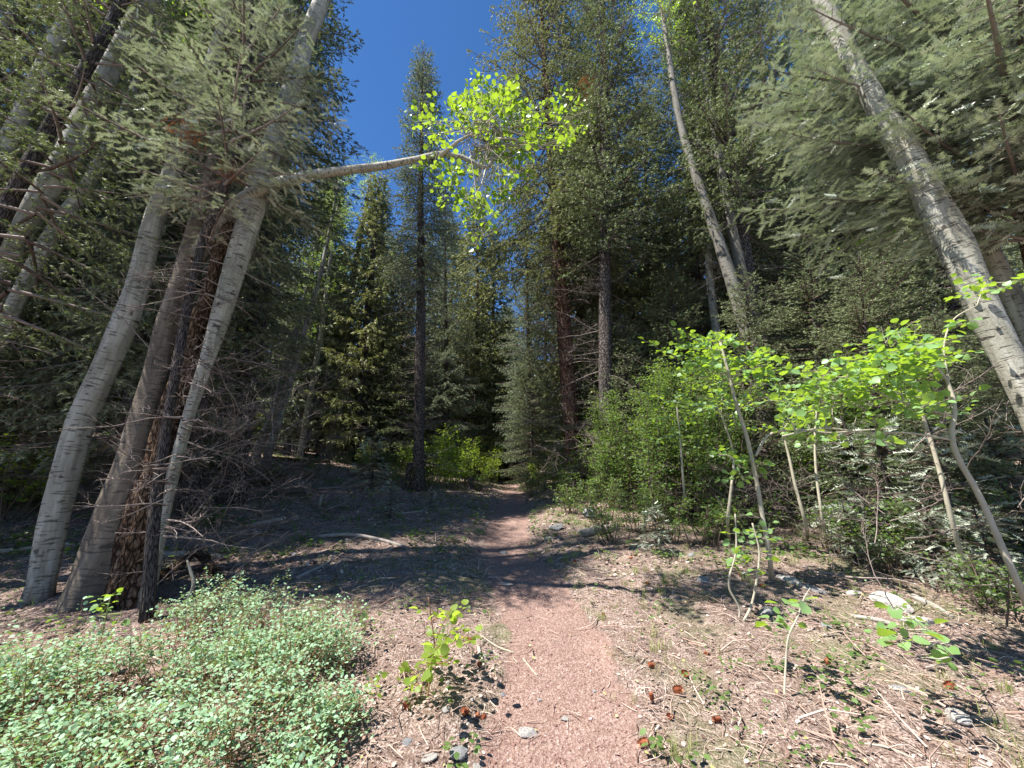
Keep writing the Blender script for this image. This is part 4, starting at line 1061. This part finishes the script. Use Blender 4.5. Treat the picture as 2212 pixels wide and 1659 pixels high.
# curved ground twigs and needles
def curved_twig(k=5, bend=.25):
    q = np.linspace(0, 1, k); P = np.stack([q, bend * np.sin(q * 3.0) * (.5 + q), .05 + .12 * np.sin(q * 2.5)], 1)
    m = MB(); m.tube(P, np.linspace(.026, .010, k), 3, .5, False); return m.V[0], m.F[0]
TW = [curved_twig(3 if abs(b) < .15 else 4, b) for b in (.1, .28, -.2)]
mb = MB()
for t in TW:
    x, y = scatter(9800, 1.2, 16, 1.7); keep = (path_mask(x, y) < .9 * rng.random(len(x))) | (rng.random(len(x)) < .15); x, y = x[keep], y[keep]
    sz = rng.uniform(.05, .17, len(x)) * np.where(rng.random(len(x)) < .06, 2.2, 1)
    m2 = lay(t, x, y, sz, .003, rng.beta(2, 1.5, len(x)), .12, stretch=np.stack([np.ones(len(x)), np.ones(len(x)), rng.uniform(.6, 1.2, len(x))], 1))
    mb.V += m2.V; mb.F += [f + mb.n for f in m2.F]; mb.R += m2.R; mb.U += m2.U; mb.n += m2.n
tag(link('ground_twigs', mb.mesh('ground_twigs', M_twiglitter)), 'thin dry twigs and needles strewn over the forest floor', 'twigs', kind='stuff')
OCT = (np.array([(1, 0, 0), (-1, 0, 0), (0, .8, 0), (0, -.8, 0), (0, 0, .6), (0, 0, -.6)]), np.array([(0, 2, 4), (2, 1, 4), (1, 3, 4), (3, 0, 4), (2, 0, 5), (1, 2, 5), (3, 1, 5), (0, 3, 5)]))
y = 1.6 + 9 * rng.random(6000) ** 1.9; x = path_x(y) + rng.uniform(-1, 1, 6000) * path_hw(y) * 1.15
mb = lay(OCT, x, y, rng.uniform(.003, .009, 6000) * np.where(rng.random(6000) < .04, 2, 1), .002, rng.random(6000) ** 1.5, .3)
tag(link('path_grit', mb.mesh('path_grit', M_pebble)), 'reddish grit and small stones on the footpath', 'grit', kind='stuff')
x, y = scatter(420, 1.5, 9, 1.5)
mb = lay(CURL, x, y, rng.uniform(.02, .036, len(x)), .012, rng.random(len(x)), .25)
tag(link('fallen_yellow_leaves', mb.mesh('fallen_yellow_leaves', M_yleaf)), 'few fallen yellow leaves on path and litter', 'leaf litter', kind='stuff')
# grass tufts
def blade():
    return np.array([(0, .02, 0), (0, -.02, 0), (.08, .014, .55), (.08, -.014, .55), (.3, 0, 1.0)]), np.array([(0, 1, 3), (0, 3, 2), (2, 3, 4)])
BL = blade(); Pg, Mg, Rg = [], [], []
def tuft(x, y, n, h, r):
    z = float(H(x, y)); rr = rng.random()
    for _ in range(n):
        a = rng.uniform(0, 6.28); q = r * rng.random() ** .5; p = np.array([x + math.cos(a) * q, y + math.sin(a) * q, z])
        b = rng.uniform(0, 6.28); s = h * rng.uniform(.5, 1.15); ln = rng.uniform(.6, 2.2)
        c, sn = math.cos(b), math.sin(b)
        Mg.append(np.array([[c * ln, -sn, 0], [sn * ln, c, 0], [0, 0, 1]]) * s); Pg.append(p); Rg.append(np.clip(rr + rng.normal(0, .15), 0, 1))
for px, py, n, h in [(1195, 1195, 60, .13), (1230, 1200, 50, .12), (1265, 1190, 40, .1), (1300, 1215, 30, .1), (1240, 1270, 40, .1), (1220, 1262, 30, .09), (1390, 1240, 40, .12), (1440, 1275, 50, .13), (1410, 1290, 50, .12), (1360, 1265, 40, .1), (1290, 1345, 40, .09), (1420, 1405, 34, .11), (1340, 1420, 20, .07), (1530, 1290, 30, .1),
    (1400, 1310, 30, .1), (1480, 1240, 30, .12), (1330, 1320, 25, .08), (1350, 1530, 20, .07), (1450, 1640, 40, .12), (1190, 1120, 50, .15), (1250, 1130, 50, .15), (1160, 1100, 40, .15), (830, 1160, 60, .12), (880, 1150, 50, .12), (760, 1130, 40, .12), (2180, 1500, 30, .1), (700, 1310, 30, .12), (770, 1320, 40, .13), (1700, 1215, 40, .14), (1600, 1250, 30, .12), (1010, 1090, 40, .14), (1040, 1070, 40, .14), (970, 1110, 40, .14)]:
    for _ in range(3):
        p = G(px + rng.normal(0, 16), py + rng.normal(0, 6)); tuft(p[0], p[1], n // 2, h, .05)
for _ in range(1700):
    y = 2 + 16 * rng.random() ** 1.3; x = rng.uniform(-1, 1) * (y * 1.4 + 1)
    if path_mask(x, y) > .15 or fbm(np.array(x * .9), np.array(y * .9), 55) < (.47 if x < 0 else .40): continue
    tuft(x, y, int(rng.integers(5, 16)), rng.uniform(.06, .15) , .06)
mb = MB(); mb.inst(BL, np.array(Mg), np.array(Pg), np.array(Rg))
tag(link('grass', mb.mesh('grass', M_grass)), 'sparse tufts of green and straw grass beside the path', 'grass', kind='stuff')
# small leafy ground plants
LPs, LMs = [], []
for kk in range(5200):
    y = 2.2 + 20 * rng.random() ** 1.25 if kk < 2600 else rng.uniform(6.5, 22); x = rng.uniform(-1, 1) * (y * 1.4 + 1)
    if path_mask(x, y) > .1 or fbm(np.array(x * .8 + 5), np.array(y * .8), 66) < (.5 if x > 0 and y < 5.5 else .42 if kk < 2600 else .33): continue
    z = float(H(x, y)); n = int(rng.integers(4, 12)); a = rng.uniform(0, 6.28, n); r = rng.uniform(.02, .1, n); s = rng.uniform(.025, .055) * (1 if kk < 2600 else 1.8)
    LPs.append(np.stack([x + np.cos(a) * r, y + np.sin(a) * r, z + rng.uniform(.03, .13, n)], 1))
    D = np.stack([np.cos(a), np.sin(a), rng.normal(0, .25, n)], 1); LMs.append(frames(D, np.tile([0, 0, 1.], (n, 1)) + rng.normal(0, .35, (n, 3))) * s)
mb = MB(); P_ = np.concatenate(LPs); mb.inst(LEAF_S, np.concatenate(LMs), P_, rng.random(len(P_)))
tag(link('ground_plants', mb.mesh('ground_plants', M_shrub)), 'small low leafy plants growing through the litter', 'ground cover', kind='stuff')

# ------------------------------------------------------------------ rocks
def rock(px, py, w, hfac, dfac, mat, label, seed, rot=0, sink=.55, name='rock', ang=.5):
    r = np.random.default_rng(seed); b = G(px, py); W = w / FPX * dep(b) / 2
    import bmesh
    bm = bmesh.new(); bmesh.ops.create_icosphere(bm, subdivisions=2 if w < 17 else 3, radius=1)
    nrm = r.normal(0, 1, (11, 3)); nrm /= np.linalg.norm(nrm, axis=1, keepdims=True); dd = r.uniform(.55, .92, 11)
    for v in bm.verts:
        p = np.array(v.co)
        for n_, d_ in zip(nrm, dd):
            t = p @ n_ - d_
            if t > 0: p = p - n_ * t
        p = p * (1 + .05 * (float(fbm(np.array(p[0] * 4 + 9), np.array(p[1] * 4 + p[2] * 3 + 9), seed)) - .5) * 2)
        v.co = p
    me = bpy.data.meshes.new(name); bm.to_mesh(me); bm.free(); me.materials.append(mat)
    TRI[0] += len(me.polygons)
    o = link(name, me); o.scale = (W, W * dfac, W * hfac); o.rotation_euler = (r.normal(0, .08), r.normal(0, .08), rot)
    o.location = (b[0], b[1] + W * dfac * .3, b[2] + W * hfac * (1 - sink) * .6)
    tag(o, label, 'rock')
    return o
for i, a in enumerate([
 (1140, 1592, 42, .45, .8, M_rockw, 'pale rounded rock lying in the near part of the path'),
 (1222, 1560, 26, .2, .8, M_rockw, 'small flat light stone right of the pale path rock'),
 (1086, 1195, 30, .25, .7, M_rockg, 'flat blue-gray stone in the middle of the far path'),
 (1092, 1264, 42, .12, .6, M_rockw, 'flat pale stone flush with the path before the shadow'),
 (1202, 1143, 36, .55, .8, M_rockw, 'pale split rock right of the path, upper of two'),
 (1188, 1168, 30, .4, .8, M_rockw, 'pale rock right of the path, lower of two beside green grass'),
 (1272, 1120, 36, .9, .8, M_rockg, 'dark gray pointed rock beside the thicket'),
 (1100, 1032, 26, .5, .8, M_rockw, 'light rock at the far end of the path'),
 (1522, 1258, 34, .5, .8, M_rockg, 'bluish gray rock left of the small twin-stemmed sapling'),
 (1495, 1198, 18, .5, .8, M_rockg, 'small dark round rock in the shade below the thicket'),
 (1712, 1262, 80, .22, .5, M_rockw, 'flat layered pale rock right of the white sapling foot'),
 (1762, 1278, 56, .22, .5, M_rockw, 'flat pale slab touching the layered pale rock'),
 (1612, 1240, 34, .3, .7, M_rockw, 'small pale rock behind the twin-stemmed sapling'),
 (1660, 1325, 66, .35, .7, M_rockg, 'pinkish gray rock half buried before the flat slabs'),
 (1935, 1318, 84, .55, .55, M_rockw, 'long speckled white rock, largest on the right'),
 (1990, 1352, 70, .35, .6, M_rockw, 'speckled rock just below the long white one'),
 (1850, 1290, 40, .3, .6, M_rockw, 'small light rock between slabs and long white rock'),
 (2078, 1562, 56, .4, .8, M_rockw, 'white rock half buried at the lower right'),
 (1950, 1490, 46, .3, .7, M_rockg, 'flat gray rock beneath the hanging leaf sprig'),
 (1790, 1360, 30, .4, .8, M_rockg, 'small gray stone right of the stick seedling'),
 (1285, 1500, 14, .5, .8, M_rockw, 'tiny white stone at the right path edge'),
 (1120, 1690, 18, .5, .8, M_rockw, 'little white stone at the bottom left of the path'),
 (990, 1640, 56, .3, .8, M_rockg, 'flat speckled gray rock at the lower edge, left of the path'),
 (1028, 1665, 24, .5, .8, M_rockw, 'small light stone beside the flat speckled rock'),
 (925, 1640, 40, .25, .8, M_rockw, 'light flat stone near the bottom, left of the speckled rock'),
 (960, 1560, 24, .4, .8, M_rockw, 'light stone left of the red cones'),
 (880, 1605, 26, .4, .8, M_rockg, 'small brown-gray stone near the bottom bushes'),
 (1165, 1517, 16, .4, .8, M_rockw, 'tiny light stone left of the path, by the seedling shadow'),
 (1045, 1420, 18, .4, .8, M_rockw, 'whitish stone by the cone beside the seedling')]):
    rock(*a, 200 + i, rot=i * .8)
for i in range(24):
    px = rng.uniform(760, 1090) if i % 2 else rng.uniform(1330, 2150); py = rng.uniform(1340, 1650)
    rock(px, py, rng.uniform(7, 16), .5, .8, M_rockw if i % 3 else M_rockg, 'small stone lying in the litter beside the path', 300 + i, rot=i).__setitem__('group', 'small stones in the litter')

# ------------------------------------------------------------------ pine cones
def cone_meshes(mat):
    core = MB(); core.tube(np.array([(0, 0, 0), (.2, 0, 0), (.5, 0, 0), (.8, 0, 0), (1, 0, 0)]), [.1, .2, .22, .14, .03], 8)
    sc = []
    S = (np.array([(0, 0, 0), (.16, .12, .05), (.25, 0, .075), (.16, -.12, .05)]), np.array([(0, 1, 2), (0, 2, 3)]))
    mb = MB()
    for i in range(70):
        t = .04 + .92 * i / 70; a = i * 2.4; r = .16 + .16 * math.sin(min(1, t * 1.15) * math.pi) ** .7
        d = np.array([[-.25 + t * .5 + .3, math.cos(a), math.sin(a)]]); d /= np.linalg.norm(d)
        p = np.array([[t, math.cos(a) * r * .6, math.sin(a) * r * .6]])
        nx_ = np.array([[1., 0, 0]])
        mb.inst(S, frames(d, nx_) * .95, p, np.array([rng.random()]))
    return core.mesh('cone_core', mat), mb.mesh('cone_scales', mat)
CM = cone_meshes(M_cone)
cones = [(1023, 1392, 'dark red cone near the top of the path-side litter'), (1035, 1438, 'dark red cone below the whitish stick, left of the path'), (1010, 1557, 'red cone in the shadow of the seedling'), (1048, 1552, 'bright orange-red cone right of the seedling shadow'),
 (884, 1548, 'brown cone on the litter left of the seedling shadow'), (1030, 1565, 'small cone between the two red cones'), (1646 - 190, 1498, 'large brown cone lying right of the path'), (1412, 1525, 'red cone standing right of the path'), (1443, 1547, 'dark cone right of the standing red cone'), (1402, 1610, 'open red-brown cone at the lower right path side'),
 (1475, 1455, 'brown cone farther up, right of the path'), (1415, 1450, 'faded cone at the edge of the right litter'), (1395, 1262, 'small orange cone on the right litter by grass'), (1360, 1215, 'orange-brown cone near the green grass tuft'), (1240, 1215, 'small reddish cone right of the grass by the path'), (1300, 1330, 'dark red cone in the litter right of the path bend'),
 (2060, 1480, 'brown cone at the far right litter'), (1560, 1560, 'small brown cone in the lower right litter'), (1600, 1240, 'orange cone behind the twin-stemmed sapling'), (1640, 1270, 'orange cone at the foot of the white sapling'), (1785, 1445, 'brown cone right of the stick seedling foot'), (1520, 1405, 'pale cone right of the path in dry grass')]
for i, (px, py, lab) in enumerate(cones):
    p = G(px, py); s = [.065, .055, .06, .06, .06, .04, .075, .055, .05, .07][i % 10]
    o = empty('pine_cone', p + np.array([0, 0, s * .22]), lab, 'cone'); o.scale = (s,) * 3; o.rotation_euler = (rng.uniform(0, 3), rng.normal(0, .3) - (.9 if i in (7, 2) else 0), rng.uniform(0, 6.28))
    link('core', CM[0], o); link('scales', CM[1], o)

# ------------------------------------------------------------------ logs, sticks, stumps
def log(label, pts, mat, name='fallen_log', cat='log', k=10, wob=.14, lift=1.0, subs=()):
    P, R = [], []
    for q in pts:
        p = G(q[0], q[1]); r = q[2] / 2 / FPX * dep(p); hh = q[3] if len(q) > 3 else 0
        P.append(p + np.array([0, 0, r * .7 * lift + hh])); R.append(r)
    org = P[0].copy()
    me = trunk_mesh(name, [p - org for p in P], R, mat, k, wob, 0, 30)
    o = link(name, me, None, [float(v) for v in org]); tag(o, label, cat); return o
log('weathered pale log lying right of the path before the thicket', [(1252, 1158, 18), (1290, 1153, 22), (1335, 1148, 18)], M_log, wob=.2)
log('dark curved dead limb on the shaded ground behind the split trunk', [(325, 1265, 22), (370, 1248, 24, .06), (415, 1228, 22, .16), (450, 1240, 20, .1), (478, 1258, 14)], M_rotwood, wob=.3)
log('long bare branch lying across the shaded clearing, lower one', [(690, 1160, 8), (760, 1163, 8, .03), (820, 1170, 7), (880, 1190, 6)], M_log, 'fallen_branch', 'branch')
log('dark long branch raised over the ground left of the clearing', [(390, 1062, 9), (480, 1058, 10, .05), (580, 1052, 10, .2), (650, 1035, 8, .4), (705, 1015, 5, .5)], M_branch, 'fallen_branch', 'branch')
log('gray half-buried branch on the sunny patch left of the clearing', [(505, 1140, 11), (560, 1132, 11), (610, 1124, 9)], M_log, 'fallen_branch', 'branch')
log('brown branch reaching from the sunny patch to the split trunk', [(490, 1178, 8), (560, 1160, 9), (605, 1148, 7)], M_branch, 'fallen_branch', 'branch')
log('gray log end beside the dark curved limb', [(350, 1200, 13), (430, 1202, 13), (480, 1212, 10)], M_log)
log('short aspen log with sunlit rings, lying on the left slope', [(518, 1038, 20), (528, 1018, 22), (545, 1003, 22)], M_aspenbark)
log('dark trunk lying across the slope behind the leaning slim aspens', [(575, 992, 10), (640, 998, 10), (710, 1000, 8)], M_rotwood)
log('reddish rotten log piece above the pile of dead branches', [(556, 1048, 26), (590, 1046, 28), (612, 1040, 20)], M_redbark, wob=.3)
log('thin straight stick lying left of the narrow spruce shadow', [(860, 1112, 4), (940, 1104, 4), (1000, 1098, 4)], M_log, 'fallen_stick', 'stick')
log('gray branch with fork lying in front of the curved limb', [(640, 1250, 6), (670, 1238, 7), (700, 1222, 6), (722, 1208, 4)], M_log, 'fallen_branch', 'branch')
log('pale fallen branch at the left edge', [(-40, 1195, 9), (40, 1190, 9), (100, 1185, 8, .05), (160, 1178, 6)], M_stem, 'fallen_branch', 'branch')
log('weathered plank-like log behind the long white rock', [(1975, 1300, 13), (2020, 1318, 13), (2060, 1340, 10)], M_log)
log('brown log lying left of the long white rock', [(1840, 1330, 8), (1900, 1345, 10), (1960, 1362, 8)], M_log)
log('long thin pale stick slanting at the right edge', [(2030, 1375, 4), (2110, 1415, 4), (2200, 1462, 4)], M_stem, 'fallen_stick', 'stick')
log('curved thin stick at the lower right', [(1868, 1608, 4), (1920, 1625, 5), (1975, 1645, 5)], M_stem, 'fallen_stick', 'stick')
log('short dark stick in the dry grass right of the seedling', [(2020, 1500, 5), (2060, 1508, 5), (2110, 1515, 4)], M_branch, 'fallen_stick', 'stick')
log('dry stick lying between bushes, sunlit', [(470, 1530, 8, .1), (510, 1505, 10, .14), (560, 1480, 9, .14)], M_stem, 'fallen_stick', 'stick')
log('white bone-like stick left of the path by a cone', [(1032, 1400, 7), (1036, 1415, 8), (1045, 1440, 6)], M_stem, 'fallen_stick', 'stick')
log('forked pale twig above the whitish stick', [(1040, 1385, 3), (1075, 1400, 4), (1110, 1412, 3)], M_stem, 'fallen_stick', 'stick')
log('thin twig on the path edge below the pale twig', [(1130, 1425, 3), (1145, 1445, 3), (1160, 1462, 3)], M_stem, 'fallen_stick', 'stick')
# thin upright bent stick before the curved limb
P = [G(398, 1315), at(408, 1290, gY(398, 1315)), at(418, 1262, gY(398, 1315)), at(412, 1235, gY(398, 1315)), at(404, 1210, gY(398, 1315))]
org = P[0].copy(); o = link('bent_stick', trunk_mesh('bent_stick', [p - org for p in P], [.02, .018, .02, .018, .01], M_stem, 7, .1, 0, 16), None, list(map(float, org))); tag(o, 'bent bare stick standing upright before the dark curved limb', 'stick')
# pile of dead branches
for i in range(16):
    r = np.random.default_rng(700 + i); b = G(640 + r.normal(0, 75), 1085 + r.normal(0, 16)); mb = MB()
    twigs(mb, r, [(np.array([0, 0, r.uniform(.05, .3)]), r.uniform(0, 6.28), r.uniform(.8, 1.7))], el=(-.1, .25), sub=6, r0=.028)
    o = link('dead_branch', mb.mesh('dead_branch', M_twig), None, [float(v) for v in b]); tag(o, 'gray dead branch in the pile of slash left of the narrow spruce', 'branch', 'pile of dead branches')
for i in range(70):
    r = np.random.default_rng(1700 + i); px = r.uniform(150, 1000) if i % 3 else r.uniform(1250, 2000); b = G(px, r.uniform(1075, 1270)); mb = MB(); L = r.uniform(.3, 1.1)
    twigs(mb, r, [(np.array([0, 0, .03]), r.uniform(0, 6.28), L)], el=(-.03, .06), sub=5, r0=.02)
    tag(link('fallen_twig', mb.mesh('fallen_twig', M_twig), None, [float(v) for v in b]), 'short dry branch lying on the shaded forest floor', 'branch', 'dry branches strewn on the ground')
# stumps
def stump(px, py, w, h, label, mat=M_graybark):
    b = G(px, py); r = w / 2 / FPX * dep(b); q = np.random.default_rng(px)
    o = empty('tree_stump', b, label, 'stump')
    link('stump_bark', trunk_mesh('stump', [(0, 0, -.1), (0, 0, h * .5), (.02, 0, h)], [r, r * .9, r * .85], mat, 14, .2, .4, 14), o)
    mb = MB()
    for _ in range(9):
        a = q.uniform(0, 6.28); rr = r * .7; p = np.array([math.cos(a) * rr, math.sin(a) * rr, h * .9])
        mb.tube(np.array([p, p + (0, 0, q.uniform(.05, .16))]), [r * .2, r * .04], 4, q.random())
    link('splinters', mb.mesh('splinters', M_rotwood), o)
stump(1015, 1062, 15, .55, 'dark broken stump left of the far path')
stump(880, 1056, 13, .9, 'dark snag leaning against the narrow spruce foot')
stump(690, 1100, 7, .35, 'small pale cut stump in front of the branch pile', M_aspenbark)
# bare thickets of thin dead twigs
for i, (px, Y, h, n, lab, ry) in enumerate([(420, 5.6, 3.2, 60, 'tangle of bare purplish twigs around the split trunk', .5), (560, 9.5, 3.5, 60, 'bare twig thicket behind the split trunk', .8), (1900, 6.8, 1.3, 26, 'bare bramble thicket below the right saplings', 1.0), (1640, 8.2, 1.3, 30, 'bare twiggy undergrowth left of the reddish foot', .9), (2130, 4.9, 2.8, 14, 'bare twigs in front of the big right aspen', .6), (250, 9, 2.5, 60, 'bare twig thicket between the left aspens', 1.0), (1330, 12, 2.2, 60, 'bare twigs under the gray-trunked spruce', 1.2), (1130, 25, 3.5, 90, 'brownish bare undergrowth beyond the path end', 3.0), (780, 21, 3.5, 80, 'bare brown undergrowth right of the slim aspens', 2.5)]):
    r = np.random.default_rng(800 + i); b = base_at(px, Y); mb = MB()
    twigs(mb, r, [(np.array([r.normal(0, ry), r.normal(0, ry * .6), r.uniform(.0, h)]), r.uniform(0, 6.28), r.uniform(.5, 1.4)) for _ in range(n * 2)], el=(-.2, .9), sub=7, r0=.007)
    o = link('bare_thicket', mb.mesh('bare_thicket', M_twig), None, [float(v) for v in b]); tag(o, lab, 'thicket')
# clump of rusty dead needles on the left fir
for i, (px, py, sz, lab) in enumerate([(500, 372, 26, 'rusty dead bough hanging before the pale aspen'), (405, 290, 40, 'reddish dead bough high in the left fir'), (1275, 200, 34, 'brown dead clump high on the gray-trunked spruce')]):
    Yb = [4.5, 4.5, 12.6][i]; c = at(px, py, Yb); r = np.random.default_rng(900 + i); W = sz / FPX * dep(c); n = 160
    D = r.normal(0, 1, (n, 3)); P = r.normal(0, .42, (n, 3)) * W
    mb = MB(); mb.inst(FIR, frames(D) * (W * .28), P, r.random(n)); o = link('dead_bough', mb.mesh('dead_bough', M_red), None, [float(v) for v in c]); tag(o, lab, 'bough')
    tb = MB(); twigs(tb, r, [(np.zeros(3), r.uniform(0, 6), W * 1.6) for _ in range(6)], r0=.006); link('twigs', tb.mesh('bough_twigs', M_twig), o)
print('TRIS', TRI)
